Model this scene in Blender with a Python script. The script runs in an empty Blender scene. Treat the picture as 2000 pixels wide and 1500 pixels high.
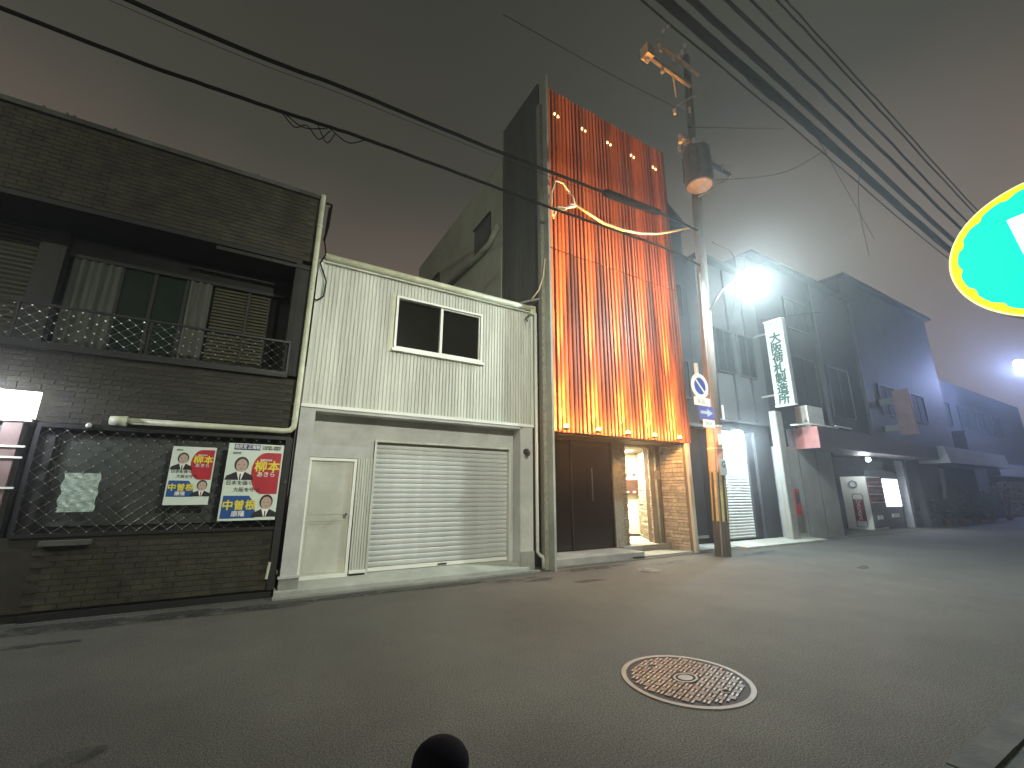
import bpy, math, random
from mathutils import Vector, Matrix
random.seed(7)
S = bpy.context.scene
COL = S.collection

# ------------------------------------------------------------------ camera, world, exposure
cd = bpy.data.cameras.new('camera'); cam = bpy.data.objects.new('camera', cd); COL.objects.link(cam)
Rv, Uv, Fv = Vector((0.860261, -0.509838, 0.004042)), Vector((-0.126947, -0.206508, 0.970175)), Vector((0.493797, 0.835116, 0.242373))
Mc = Matrix(((Rv.x, Uv.x, -Fv.x, 0), (Rv.y, Uv.y, -Fv.y, 0), (Rv.z, Uv.z, -Fv.z, 1.6), (0, 0, 0, 1)))
cam.matrix_world = Mc
cd.sensor_width = 36; cd.lens = 15.061; cd.clip_start = 0.05; cd.clip_end = 2000
S.camera = cam
S.view_settings.view_transform = 'Standard'; S.view_settings.look = 'None'
S.view_settings.exposure = 0; S.view_settings.gamma = 1
S.view_settings.use_curve_mapping = False
try:
    S.cycles.use_denoising = True
    S.cycles.max_bounces = 5; S.cycles.diffuse_bounces = 3; S.cycles.glossy_bounces = 3
    S.cycles.volume_bounces = 0; S.cycles.sample_clamp_indirect = 3.0
    S.cycles.caustics_reflective = False; S.cycles.caustics_refractive = False
    S.cycles.use_light_tree = True
except Exception: pass

W = bpy.data.worlds.new('World'); S.world = W; W.use_nodes = True
nt = W.node_tree; nt.nodes.clear()
def N(nt, t, **k):
    n = nt.nodes.new(t)
    for a, v in k.items(): setattr(n, a, v)
    return n
# city night sky: low cloud lit from below, brighter and warmer towards the roofs
out = N(nt, 'ShaderNodeOutputWorld'); bg = N(nt, 'ShaderNodeBackground')
tc = N(nt, 'ShaderNodeTexCoord'); sep = N(nt, 'ShaderNodeSeparateXYZ')
nz = N(nt, 'ShaderNodeTexNoise'); nz.inputs['Scale'].default_value = 1.6; nz.inputs['Detail'].default_value = 3
mth = N(nt, 'ShaderNodeMath', operation='MULTIPLY_ADD'); mth.inputs[1].default_value = 0.22
ramp = N(nt, 'ShaderNodeValToRGB')
el = ramp.color_ramp.elements
el[0].position = 0.12; el[0].color = (0.180, 0.148, 0.122, 1)
el[1].position = 1.0; el[1].color = (0.026, 0.027, 0.020, 1)
e = el.new(0.52); e.color = (0.128, 0.099, 0.079, 1)
e = el.new(0.74); e.color = (0.044, 0.043, 0.034, 1)
nt.links.new(tc.outputs['Generated'], sep.inputs[0]); nt.links.new(tc.outputs['Generated'], nz.inputs['Vector'])
nt.links.new(nz.outputs['Fac'], mth.inputs[0]); nt.links.new(sep.outputs['Z'], mth.inputs[2])
nt.links.new(mth.outputs[0], ramp.inputs[0]); nt.links.new(ramp.outputs[0], bg.inputs[0])
bg.inputs[1].default_value = 1.3
nt.links.new(bg.outputs[0], out.inputs[0])

# ------------------------------------------------------------------ helpers
def lin(c):
    if isinstance(c, str):
        c = [int(c[i:i+2], 16) / 255 for i in (0, 2, 4)]
        return tuple(x / 12.92 if x <= .04045 else ((x + .055) / 1.055) ** 2.4 for x in c)
    return c
MATS = {}
def mat(name, col, rough=.7, metal=0, var=.25, scale=3, bump=0, bscale=60, dirt=0, emit=None, es=1, vcol=None, rnd=0, spec=.5, trans=0, alpha=1, stretch=None, grain=0):
    m = bpy.data.materials.new(name); m.use_nodes = True; nt = m.node_tree
    b = nt.nodes['Principled BSDF']; col = lin(col)
    b.inputs['Roughness'].default_value = rough; b.inputs['Metallic'].default_value = metal
    b.inputs['Specular IOR Level'].default_value = spec
    tc = N(nt, 'ShaderNodeTexCoord'); src = tc.outputs['Object']
    if stretch:
        mp = N(nt, 'ShaderNodeMapping'); mp.inputs['Scale'].default_value = stretch
        nt.links.new(src, mp.inputs[0]); src = mp.outputs[0]
    n1 = N(nt, 'ShaderNodeTexNoise'); n1.inputs['Scale'].default_value = scale; n1.inputs['Detail'].default_value = 6; n1.inputs['Roughness'].default_value = .65
    nt.links.new(src, n1.inputs['Vector'])
    r = N(nt, 'ShaderNodeValToRGB')
    lo = tuple(max(0, c * (1 - var)) for c in col) + (1,); hi = tuple(min(1, c * (1 + var)) for c in col) + (1,)
    if vcol: hi = tuple(lin(vcol)) + (1,)
    r.color_ramp.elements[0].position = .32; r.color_ramp.elements[0].color = lo
    r.color_ramp.elements[1].position = .68; r.color_ramp.elements[1].color = hi
    nt.links.new(n1.outputs['Fac'], r.inputs[0]); c = r.outputs[0]
    if dirt:
        n2 = N(nt, 'ShaderNodeTexNoise'); n2.inputs['Scale'].default_value = scale * .45; n2.inputs['Detail'].default_value = 8; n2.inputs['Roughness'].default_value = .7
        nt.links.new(src, n2.inputs['Vector'])
        r2 = N(nt, 'ShaderNodeValToRGB'); r2.color_ramp.elements[0].position = .42; r2.color_ramp.elements[1].position = .62
        r2.color_ramp.elements[0].color = (1 - dirt,) * 3 + (1,); r2.color_ramp.elements[1].color = (1, 1, 1, 1)
        nt.links.new(n2.outputs['Fac'], r2.inputs[0])
        mx = N(nt, 'ShaderNodeMix', data_type='RGBA', blend_type='MULTIPLY'); mx.inputs[0].default_value = 1
        nt.links.new(c, mx.inputs[6]); nt.links.new(r2.outputs[0], mx.inputs[7]); c = mx.outputs[2]
    if grain:
        ng = N(nt, 'ShaderNodeTexNoise'); ng.inputs['Scale'].default_value = 85; ng.inputs['Detail'].default_value = 3
        nt.links.new(src, ng.inputs['Vector'])
        rg = N(nt, 'ShaderNodeMapRange'); rg.inputs[1].default_value = .35; rg.inputs[2].default_value = .65; rg.inputs[3].default_value = 1 - grain; rg.inputs[4].default_value = 1 + grain
        nt.links.new(ng.outputs['Fac'], rg.inputs[0])
        hg = N(nt, 'ShaderNodeHueSaturation'); nt.links.new(rg.outputs[0], hg.inputs['Value']); nt.links.new(c, hg.inputs['Color']); c = hg.outputs[0]
    if rnd:
        oi = N(nt, 'ShaderNodeObjectInfo'); hs = N(nt, 'ShaderNodeHueSaturation')
        mr = N(nt, 'ShaderNodeMapRange'); mr.inputs[3].default_value = 1 - rnd; mr.inputs[4].default_value = 1 + rnd
        nt.links.new(oi.outputs['Random'], mr.inputs[0]); nt.links.new(mr.outputs[0], hs.inputs['Value']); nt.links.new(c, hs.inputs['Color']); c = hs.outputs[0]
    nt.links.new(c, b.inputs['Base Color'])
    if bump:
        n3 = N(nt, 'ShaderNodeTexNoise'); n3.inputs['Scale'].default_value = bscale; n3.inputs['Detail'].default_value = 4
        nt.links.new(src, n3.inputs['Vector'])
        bp = N(nt, 'ShaderNodeBump'); bp.inputs['Strength'].default_value = bump; bp.inputs['Distance'].default_value = .02
        nt.links.new(n3.outputs['Fac'], bp.inputs['Height']); nt.links.new(bp.outputs[0], b.inputs['Normal'])
    if emit is not None:
        b.inputs['Emission Color'].default_value = tuple(lin(emit)) + (1,); b.inputs['Emission Strength'].default_value = es
    if trans: b.inputs['Transmission Weight'].default_value = trans
    if alpha < 1: b.inputs['Alpha'].default_value = alpha
    MATS[name] = m
    return m

class MB:
    def __init__(s): s.v = []; s.f = []; s.sm = False
    def add(s, vs, fs):
        o = len(s.v); s.v += [tuple(x) for x in vs]; s.f += [tuple(i + o for i in f) for f in fs]; return s
    def box(s, x0, x1, y0, y1, z0, z1):
        if x0 > x1: x0, x1 = x1, x0
        if y0 > y1: y0, y1 = y1, y0
        if z0 > z1: z0, z1 = z1, z0
        return s.add([(x0,y0,z0),(x1,y0,z0),(x1,y1,z0),(x0,y1,z0),(x0,y0,z1),(x1,y0,z1),(x1,y1,z1),(x0,y1,z1)],
                     [(0,3,2,1),(4,5,6,7),(0,1,5,4),(1,2,6,5),(2,3,7,6),(3,0,4,7)])
    def prism(s, pts, d):           # closed polygon pts (3d), extruded by vector d
        n = len(pts); d = Vector(d); a = [Vector(p) for p in pts]
        return s.add(a + [p + d for p in a], [tuple(range(n))[::-1], tuple(range(n, 2*n))] + [(i, (i+1) % n, n + (i+1) % n, n + i) for i in range(n)])
    def tube(s, pts, r, n=8, cap=True):
        pts = [Vector(p) for p in pts]; k = len(pts)
        rr = r if isinstance(r, (list, tuple)) else [r] * k
        o = len(s.v); up = None
        for i, p in enumerate(pts):
            t = (pts[min(i+1, k-1)] - pts[max(i-1, 0)]).normalized()
            if up is None:
                up = Vector((0, 0, 1)) if abs(t.z) < .9 else Vector((1, 0, 0))
            a = t.cross(up).normalized(); b = a.cross(t).normalized(); up = b
            for j in range(n):
                q = 2 * math.pi * j / n
                s.v.append(tuple(p + (a * math.cos(q) + b * math.sin(q)) * rr[i]))
        for i in range(k - 1):
            for j in range(n):
                s.f.append((o+i*n+j, o+i*n+(j+1) % n, o+(i+1)*n+(j+1) % n, o+(i+1)*n+j))
        if cap: s.f.append(tuple(o + j for j in range(n))[::-1]); s.f.append(tuple(o + (k-1)*n + j for j in range(n)))
        return s
    def sphere(s, c, r, n=12, m=8, zs=1):
        c = Vector(c); pts = []
        o = len(s.v)
        for i in range(m + 1):
            th = math.pi * i / m
            for j in range(n):
                ph = 2 * math.pi * j / n
                s.v.append((c.x + r*math.sin(th)*math.cos(ph), c.y + r*math.sin(th)*math.sin(ph), c.z + r*zs*math.cos(th)))
        for i in range(m):
            for j in range(n):
                s.f.append((o+i*n+j, o+(i+1)*n+j, o+(i+1)*n+(j+1) % n, o+i*n+(j+1) % n))
        return s
    def build(s, name, m, parent=None, smooth=False, bevel=0, label=None, kind=None, **kw):
        me = bpy.data.meshes.new(name)
        off = Vector(parent.matrix_world.translation) if parent is not None else Vector()
        if parent is not None:
            off = WORLD[parent.name]
        vs = [(v[0]-off.x, v[1]-off.y, v[2]-off.z) for v in s.v]
        me.from_pydata(vs, [], s.f); me.update()
        if smooth: me.polygons.foreach_set('use_smooth', [True] * len(me.polygons))
        me.materials.append(MATS[m] if isinstance(m, str) else m)
        o = bpy.data.objects.new(name, me); COL.objects.link(o)
        WORLD[o.name] = off
        if parent is not None: o.parent = parent
        if bevel:
            bv = o.modifiers.new('bevel', 'BEVEL'); bv.width = bevel; bv.segments = 2; bv.limit_method = 'ANGLE'
        if label: o['label'] = label
        if kind: o['kind'] = kind
        for k, v in kw.items(): o[k] = v
        return o
WORLD = {}
def thing(name, label, cat, loc=(0, 0, 0), group=None):
    o = bpy.data.objects.new(name, None); COL.objects.link(o); o.location = loc
    o.empty_display_size = .2
    WORLD[o.name] = Vector(loc); o['label'] = label; o['category'] = cat
    if group: o['group'] = group
    return o
def solo(o, label, cat, group=None):
    o['label'] = label; o['category'] = cat
    if group: o['group'] = group
    return o
def B(x0, x1, y0, y1, z0, z1): return MB().box(x0, x1, y0, y1, z0, z1)
def piece(name, me_obj, parent, loc):
    o = me_obj.copy(); o.name = name; COL.objects.link(o); o.parent = parent
    o.location = Vector(loc) - WORLD[parent.name]; WORLD[o.name] = Vector(loc)
    return o
def master(name, mb, m, parent, loc, **kw):     # mesh modelled round its own origin, placed at loc
    me = bpy.data.meshes.new(name); me.from_pydata(mb.v, [], mb.f); me.update(); me.materials.append(MATS[m])
    o = bpy.data.objects.new(name, me); COL.objects.link(o); o.parent = parent
    o.location = Vector(loc) - WORLD[parent.name]; WORLD[o.name] = Vector(loc)
    for k, v in kw.items(): o[k] = v
    return o
def text(body, size, m, parent, loc, right=(1,0,0), up=(0,0,1), sx=1, bold=.02, name='lettering', spacing=1, label=None, depth=.003, align='CENTER'):
    c = bpy.data.curves.new('t', 'FONT'); c.body = body; c.size = size; c.align_x = align; c.align_y = 'CENTER'
    c.offset = 0; c.extrude = 0; c.space_line = spacing; c.resolution_u = 3
    o = bpy.data.objects.new('t', c); COL.objects.link(o)
    dg = bpy.context.evaluated_depsgraph_get(); me = bpy.data.meshes.new_from_object(o.evaluated_get(dg))
    bpy.data.objects.remove(o); bpy.data.curves.remove(c)
    r, u = Vector(right), Vector(up); n = r.cross(u)
    L = Vector(loc) - WORLD[parent.name]
    bs = [v.co.copy() for v in me.vertices]; fs = [tuple(p_.vertices) for p_ in me.polygons]; vs = []; ff = []
    sh = [(0, 0)] + ([(-1, 0), (1, 0), (0, 1), (0, -1)] if bold else [])
    for k_, (dx, dy) in enumerate(sh):
        o_ = len(vs)
        vs += [L + r * (c_.x * sx + dx*bold*size*.8) + u * (c_.y + dy*bold*size*.8) + n * (.0002*k_ + .0005) for c_ in bs]
        ff += [tuple(i_ + o_ for i_ in f_) for f_ in fs]
    me = bpy.data.meshes.new(name); me.from_pydata([tuple(v_) for v_ in vs], [], ff)
    me.materials.append(MATS[m])
    o = bpy.data.objects.new(name, me); COL.objects.link(o); o.parent = parent; WORLD[o.name] = WORLD[parent.name]
    if label: o['label'] = label
    return o
def lamp(name, kind, loc, power, col, size=.1, target=None, spot=None, blend=.5, sizey=None):
    l = bpy.data.lights.new(name, kind); l.energy = power; l.color = col
    if kind in ('POINT', 'SPOT'): l.shadow_soft_size = size
    if kind == 'AREA':
        l.size = size
        if sizey: l.shape = 'RECTANGLE'; l.size_y = sizey
    if kind == 'SPOT': l.spot_size = math.radians(spot); l.spot_blend = blend
    o = bpy.data.objects.new(name, l); COL.objects.link(o); o.location = loc
    if target is not None:
        o.rotation_euler = (Vector(target) - Vector(loc)).to_track_quat('-Z', 'Y').to_euler()
    return o

# ------------------------------------------------------------------ materials
mat('asphalt', (.094, .091, .076), .85, var=.16, scale=.7, bump=.8, bscale=110, dirt=.15, grain=.6, spec=.3)
mat('ground_soil', (.05, .05, .045), .9)
mat('stain', (.036, .036, .032), .55, var=.3, scale=4)
mat('concrete', (.30, .30, .27), .85, var=.15, scale=1.5, bump=.25, bscale=50, dirt=.3)
mat('concrete_pale', (.40, .40, .34), .8, var=.12, scale=1.2, bump=.2, bscale=50, dirt=.3)
mat('concrete_dark', (.085, .085, .073), .85, var=.3, scale=2, bump=.3, bscale=50, dirt=.4)
mat('brown_tile', (.028, .024, .012), .7, var=.6, scale=3.5, bump=.3, bscale=40, rnd=.35, dirt=.3)
mat('brown_mortar', (.026, .0225, .012), .9, var=.3, scale=4)
mat('dark_wall', (.018, .018, .014), .8, var=.4, scale=3, bump=.2)
mat('dark_trim', (.012, .012, .009), .6, var=.3)
mat('cream_pipe', (.58, .59, .42), .45, var=.1, scale=5, dirt=.2)
mat('white_metal', (.60, .61, .53), .5, var=.07, scale=2, dirt=.26, stretch=(4, 4, .35))
mat('white_render', (.54, .54, .50), .8, var=.09, scale=1.6, bump=.2, bscale=90, dirt=.24)
mat('shutter_metal', (.60, .61, .58), .42, var=.12, scale=1.3, dirt=.25, rnd=.05)
mat('door_paint', (.58, .58, .48), .5, var=.09, scale=1.5, dirt=.22)
mat('frame_white', (.75, .75, .68), .4, var=.05)
mat('dark_glass', (.006, .007, .005), .12, var=.2, spec=.4)
mat('black_glass', (.006, .004, .003), .16, var=.3, scale=2, spec=.6, stretch=(4, 4, .4))
mat('green_glass', (.004, .016, .009), .2, var=.3)
mat('curtain', (.085, .092, .076), .9, var=.25, scale=8, stretch=(4, 1, .3))
mat('blind', (.06, .058, .032), .7, var=.2)
mat('mesh_wire', (.5, .5, .44), .3, .7, var=.2)
mat('mesh_wire_dark', (.10, .10, .085), .35, .6, var=.2)
mat('obscured_glass', (.060, .066, .058), .4, var=.25, scale=1.2)
mat('chrome', (.55, .55, .55), .15, 1, var=.1)
mat('slat', (.30, .085, .034), .6, .0, var=.3, scale=1.2, dirt=.25, rnd=.25, stretch=(8, 8, .35))
mat('flashing_grey', (.36, .37, .31), .6, var=.12, scale=1.5, dirt=.25)
mat('slat_back', (.018, .006, .004), .6, var=.3, scale=2)
mat('panel_olive', (.075, .082, .068), .6, var=.2, scale=1.2, dirt=.2, stretch=(2, 2, .4))
mat('rear_concrete', (.40, .43, .34), .85, var=.12, scale=.8, dirt=.2)
mat('stone', (.52, .47, .38), .85, var=.3, scale=14, bump=.8, bscale=40, rnd=.22)
mat('stone_grey', (.26, .25, .20), .85, var=.3, scale=14, bump=.6, bscale=40, rnd=.2)
mat('mortar', (.20, .16, .12), .9)
mat('hall_wall', (.82, .78, .62), .7, var=.04)
mat('mailbox_brown', (.05, .018, .011), .4, var=.2)
mat('black', (.01, .01, .01), .5, var=.2)
mat('rubber', (.005, .004, .007), .9, var=.4, scale=8, spec=.08)
mat('cable', (.008, .008, .007), .95, var=.3, spec=.05)
mat('cable_white', (.75, .62, .38), .5, var=.1)
mat('pole_concrete', (.25, .23, .20), .8, var=.15, scale=2, bump=.2, dirt=.3, stretch=(3, 3, .5))
mat('pole_steel', (.20, .21, .20), .5, .4, var=.2)
mat('bracket_steel', (.75, .60, .42), .4, .0, var=.2, scale=6)
mat('insulator', (.7, .65, .6), .25, var=.1)
mat('guard_yellow', (.50, .38, .10), .6, var=.25, scale=5, dirt=.3)
mat('guard_black', (.02, .02, .017), .6, var=.3)
mat('pole_wrap', (.55, .30, .20), .6, var=.2, scale=4, dirt=.2)
mat('sign_blue', (.02, .045, .24), .35, var=.12, scale=3)
mat('sign_cream', (.72, .66, .56), .35, var=.08)
mat('sign_white', (.38, .42, .39), .4, var=.05, scale=2)
mat('sign_purple_blue', (.07, .08, .30), .4, var=.15)
mat('sign_arrow', (.45, .47, .52), .4)
mat('sign_smudge', (.45, .30, .2), .5)
mat('sign_green_ink', (.004, .035, .024), .8, var=.15)
mat('sign_grey_ink', (.28, .34, .32), .5)
mat('poster_white', (.62, .70, .60), .5, var=.05, scale=2)
mat('poster_red', (.42, .018, .03), .45, var=.12)
mat('poster_blue', (.015, .075, .26), .45, var=.12)
mat('poster_navy', (.02, .025, .14), .45)
mat('poster_yellow', (.75, .62, .05), .5, var=.05)
mat('print_white', (.75, .72, .68), .5)
mat('print_black', (.015, .013, .012), .5)
mat('print_grey', (.20, .22, .19), .5)
mat('print_skin', (.46, .33, .26), .5, var=.1, scale=20)
mat('plastic_film', (.34, .42, .36), .16, var=.25, scale=12, bump=.9, bscale=16)
mat('iron', (.17, .155, .14), .45, .2, var=.3, scale=5, dirt=.3)
mat('iron_groove', (.012, .010, .008), .8, var=.3)
mat('iron_rim', (.20, .18, .155), .6, var=.15, scale=6, dirt=.15)
mat('shop_wall', (.026, .031, .036), .8, var=.2, scale=1.2, dirt=.25)
mat('shop_wall_pale', (.085, .092, .098), .8, var=.15, scale=1, dirt=.25)
mat('shop_dark', (.028, .029, .033), .7, var=.3, scale=1.5)
mat('maroon', (.045, .026, .030), .6, var=.2, scale=2)
mat('pink_panel', (.36, .14, .13), .5, var=.2)
mat('awning', (.22, .235, .24), .7, var=.12, scale=1)
mat('white_tile', (.27, .28, .25), .3, var=.1)
mat('red_paint', (.38, .03, .025), .45, var=.2)
mat('ac_white', (.55, .55, .47), .5, var=.1)
mat('ac_grille', (.40, .38, .32), .6)
mat('vend_white', (.78, .80, .70), .4, var=.05)
mat('vend_grey', (.10, .10, .11), .35, var=.2)
mat('vend_red', (.25, .01, .012), .4)
mat('leaf', (.03, .055, .025), .6, var=.5, scale=9)
mat('bark', (.05, .04, .03), .9)
mat('pot', (.16, .09, .06), .8)
mat('lamp_white', (.8, .8, .8), emit=(.80, .97, 1), es=60)
mat('lamp_small', (.8, .8, .8), emit=(.75, .92, 1), es=40)
mat('lamp_blue', (.8, .8, .8), emit=(.62, .74, 1), es=40)
mat('lamp_orange', (.8, .5, .2), emit=(1, .55, .12), es=60)
mat('glint_glow', (.8, .6, .4), emit=(1, .62, .35), es=1.7)  # glow for the painted glints on the slats
mat('hall_light', (.8, .8, .8), emit=(1, .93, .75), es=6)
mat('assumed_tube_light', (.8, .8, .8), emit=(.92, 1, .93), es=8)
mat('window_lit', (.6, .6, .6), emit=(1, .90, .92), es=4)
mat('vend_lit', (.8, .8, .8), emit=(.86, .90, 1), es=3.2)
mat('oval_yellow', (.7, .6, 0), emit=(1, .98, .004), es=1.25)
mat('oval_rim', (.8, .75, .4), emit=(1, .95, .5), es=1.1)
mat('oval_green', (0, .5, .4), emit=(0, 1, .74), es=.95, spec=0)
mat('oval_white', (.9, .9, .9), emit=(1, 1, 1), es=1.4)
mat('far_pink', (.5, .4, .45), emit=(1, .75, .95), es=3)

m_ = MATS['stain']; n_ = m_.node_tree; b_ = n_.nodes['Principled BSDF']
tc_ = N(n_, 'ShaderNodeTexCoord'); a_ = N(n_, 'ShaderNodeTexNoise'); a_.inputs['Scale'].default_value = 3.2; a_.inputs['Detail'].default_value = 9; a_.inputs['Roughness'].default_value = .72
r_ = N(n_, 'ShaderNodeMapRange'); r_.inputs[1].default_value = .38; r_.inputs[2].default_value = .60; r_.inputs[4].default_value = .9
n_.links.new(tc_.outputs['Object'], a_.inputs['Vector']); n_.links.new(a_.outputs['Fac'], r_.inputs[0]); n_.links.new(r_.outputs[0], b_.inputs['Alpha'])
# ------------------------------------------------------------------ setting: ground, road, pavement, haze
o = MB().add([(-150,-150,-.02),(190,-150,-.02),(190,150,-.02),(-150,150,-.02)], [(0,1,2,3)]).build('ground', 'ground_soil', kind='structure')
o = MB().add([(-60,1.0,0),(150,1.0,0),(150,7.92,0),(-60,7.92,0)], [(0,1,2,3)]).build('road', 'asphalt', kind='structure')
mb = MB()
mb.box(-12, .55, 7.92, 8.3, -.01, .012)
mb.box(5.3, 10.75, 7.92, 9.6, -.01, .014)
mb.box(10.75, 70, 7.92, 12, -.01, .012)
mb.build('gutter_strip', 'asphalt', kind='structure')
# near pavement with separate kerb stones
pav = B(-12, 60, -4, 1.06, -.01, .09).build('pavement', 'concrete_dark', kind='structure')
WORLD[pav.name] = Vector()
ks = master('kerb_stone', B(0, .592, 0, .155, 0, .11), 'concrete_dark', pav, (-1.8, 1.065, 0))
x = -1.2
while x < 24:
    piece('kerb_stone', ks, pav, (x, 1.065 + random.uniform(-.004, .004), random.uniform(-.004, .003))); x += .6

def blob(cx, cy, rx, ry, ang, z, name, m, seed, rough=.22, n=40, **kw):
    rnd = random.Random(seed); ph = [rnd.uniform(0, 6.3) for _ in range(5)]
    pts = []
    for i in range(n):
        a = 2*math.pi*i/n
        k = 1 + rough*(math.sin(2*a+ph[0])*.5 + math.sin(3*a+ph[1])*.4 + math.sin(5*a+ph[2])*.3 + math.sin(9*a+ph[3])*.15)
        px, py = rx*k*math.cos(a), ry*k*math.sin(a)
        pts.append((cx + px*math.cos(ang) - py*math.sin(ang), cy + px*math.sin(ang) + py*math.cos(ang), z))
    o = MB().add([(cx, cy, z)] + pts, [(0, 1+i, 1+(i+1) % n) for i in range(n)]).build(name, m, **kw)
    return o
for i, (cx, cy, rx, ry, ang) in enumerate([(1.6,7.55,.9,.12,.02),(3.1,7.5,.8,.13,-.03),(4.3,7.35,.55,.12,0),(4.9,7.15,.35,.1,.1),(.2,7.45,1.1,.15,.05),(-1.6,7.6,1.4,.25,-.02),
                                          (6.6,7.6,.9,.12,0),(5.6,6.6,.35,.08,0),(11.8,4.75,.28,.1,.2),(-2.6,6.9,1.2,.1,.0),(8.4,7.3,.8,.15,.1),(12.0,7.2,.8,.12,0)]):
    blob(cx, cy, rx, ry, ang, .004 + .0005*i, 'road_stain', 'stain', 20 + i, .3, kind='structure')
blob(-.76, 4.0, .20, .10, .35, .0135, 'road_stain', 'stain', 77, .05, kind='structure')

# ------------------------------------------------------------------ manhole covers
def manhole(cx, cy, r, label, big=True, name='manhole_cover'):
    t = thing(name, label, 'manhole cover', (cx, cy, 0))
    def ring(r0, r1, z0, z1, n=72):
        mb = MB(); vs = []
        for i in range(n):
            a = 2*math.pi*i/n; c, s = math.cos(a), math.sin(a)
            vs += [(cx+r0*c, cy+r0*s, z0), (cx+r0*c, cy+r0*s, z1), (cx+r1*c, cy+r1*s, z1), (cx+r1*c, cy+r1*s, z0)]
        fs = []
        for i in range(n):
            j = (i+1) % n
            fs += [(4*i+1, 4*i+2, 4*j+2, 4*j+1), (4*i, 4*i+1, 4*j+1, 4*j), (4*i+2, 4*i+3, 4*j+3, 4*j+2)]
        return mb.add(vs, fs)
    ring(r*.925, r, .0, .010).build('rim', 'iron_rim' if big else 'iron', t)
    ring(r*.895, r*.923, .0, .007).build('gap_ring', 'iron_groove', t)
    mb = MB(); n = 72; mb.add([(cx, cy, .006)] + [(cx+r*.893*math.cos(2*math.pi*i/n), cy+r*.893*math.sin(2*math.pi*i/n), .006) for i in range(n)], [(0, 1+i, 1+(i+1) % n) for i in range(n)])
    mb.build('plate', 'iron_groove', t)
    R2 = r*.885; cell = r*.125; ang = math.radians(-70); ca, sa = math.cos(ang), math.sin(ang)
    mb = MB(); k = int(R2/cell) + 2
    for i in range(-k, k+1):
        for j in range(-k, k+1):
            u0, v0 = i*cell, j*cell
            if math.hypot(u0, v0) > R2 + cell: continue
            if math.hypot(u0, v0) < r*.22 and big: continue
            if big and (math.hypot(u0-r*.62, v0+r*.1) < r*.1 or math.hypot(u0+r*.62, v0-r*.1) < r*.1): continue
            for q in (-1, 0, 1) if (i+j) % 2 == 0 else (-1, 1):
                if (i+j) % 2 == 0: hu, hv, du, dv = cell*.40, cell*.085, 0, q*cell*.31
                else: hu, hv, du, dv = cell*.13, cell*.42, q*cell*.24, 0
                pts = []
                if math.hypot(u0+du, v0+dv) > R2 - max(hu, hv)*.9: continue
                for su, sv in ((-1,-1),(1,-1),(1,1),(-1,1)):
                    U, V = u0+du+su*hu, v0+dv+sv*hv
                    pts.append((cx+U*ca-V*sa, cy+U*sa+V*ca, .0062))
                mb.prism(pts, (0, 0, .0085))
    mb.build('tread_pattern', 'iron', t, kind='stuff')
    if big:
        mb = MB()
        for (rr0, rr1, zz) in ((0, .085, .017), (.135, .165, .017)):
            n = 32; vs = []
            if rr0 == 0:
                mb.add([(cx, cy, zz)] + [(cx+r*rr1*1.25*math.cos(2*math.pi*i/n)*1.2, cy+r*rr1*math.sin(2*math.pi*i/n)*1.2, zz) for i in range(n)], [(0, 1+i, 1+(i+1) % n) for i in range(n)])
            else:
                for i in range(n):
                    a = 2*math.pi*i/n
                    vs += [(cx+r*rr0*1.3*math.cos(a), cy+r*rr0*math.sin(a), zz), (cx+r*rr1*1.3*math.cos(a), cy+r*rr1*math.sin(a), zz)]
                mb.add(vs, [(2*i, 2*i+1, 2*((i+1) % n)+1, 2*((i+1) % n)) for i in range(n)])
        mb.build('emblem_boss', 'iron_rim', t)
        for s in (1, -1):
            ax, ay = s*r*.62, -s*r*.1
            px, py = cx+ax*ca-ay*sa, cy+ax*sa+ay*ca
            arc = [(px + r*.075*math.cos(a), py + r*.055*math.sin(a), .012) for a in [math.pi*2*i/14 for i in range(12)]]
            MB().tube(arc, .007, 6).build('key_hole', 'iron_rim', t)
    return t
manhole(3.5, 2.90, .548, 'large round iron manhole cover with pale rim in the middle of the road')
manhole(7.37, 6.78, .22, 'small faint round lid in the asphalt before the slatted building', False, 'small_manhole_cover')

# ------------------------------------------------------------------ brown tiled house (left)
H = thing('brown_house', 'dark brown tiled two storey house with mesh balcony railing and cream downpipe', 'house', (-3, 8, 0))
B(-9, .46, 8.03, 8.30, 5.68, 7.0).build('upper_wall', 'brown_mortar', H)
B(-2.56, .46, 8.03, 8.30, 2.46, 3.44).build('middle_wall', 'brown_mortar', H)
B(-9, -2.56, 8.03, 8.30, 2.86, 3.44).build('middle_wall', 'brown_mortar', H)
B(-9, -2.62, 8.03, 8.30, .12, 1.0).build('base_wall', 'brown_mortar', H)
B(-2.6, .46, 8.03, 8.30, .12, 1.0).build('base_wall', 'brown_mortar', H)
B(-9, .46, 8.06, 8.30, -.01, .118).build('plinth', 'dark_trim', H)
B(.30, .54, 8.30, 14, 0, 7.0).build('side_wall', 'dark_wall', H)
B(-9, .30, 9.3, 14, 0, 7.0).build('rear_body', 'dark_wall', H)
B(-9, .54, 7.97, 8.34, 7.0, 7.08).build('roof_cap', 'concrete_dark', H)
B(-9.0, .56, 8.34, 14, 7.0, 7.04).build('roof', 'concrete_dark', H)
# balcony soffit/floor
B(-9, .29, 8.02, 9.3, 5.60, 5.675).build('balcony_soffit', 'dark_trim', H)
B(-9, .29, 7.96, 9.3, 3.445, 3.50).build('balcony_floor', 'dark_trim', H)
B(.20, .46, 8.02, 9.3, 3.50, 5.60).build('balcony_side', 'dark_wall', H)
B(-9, .2, 8.95, 9.3, 5.28, 5.60).build('header', 'dark_wall', H)
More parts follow.
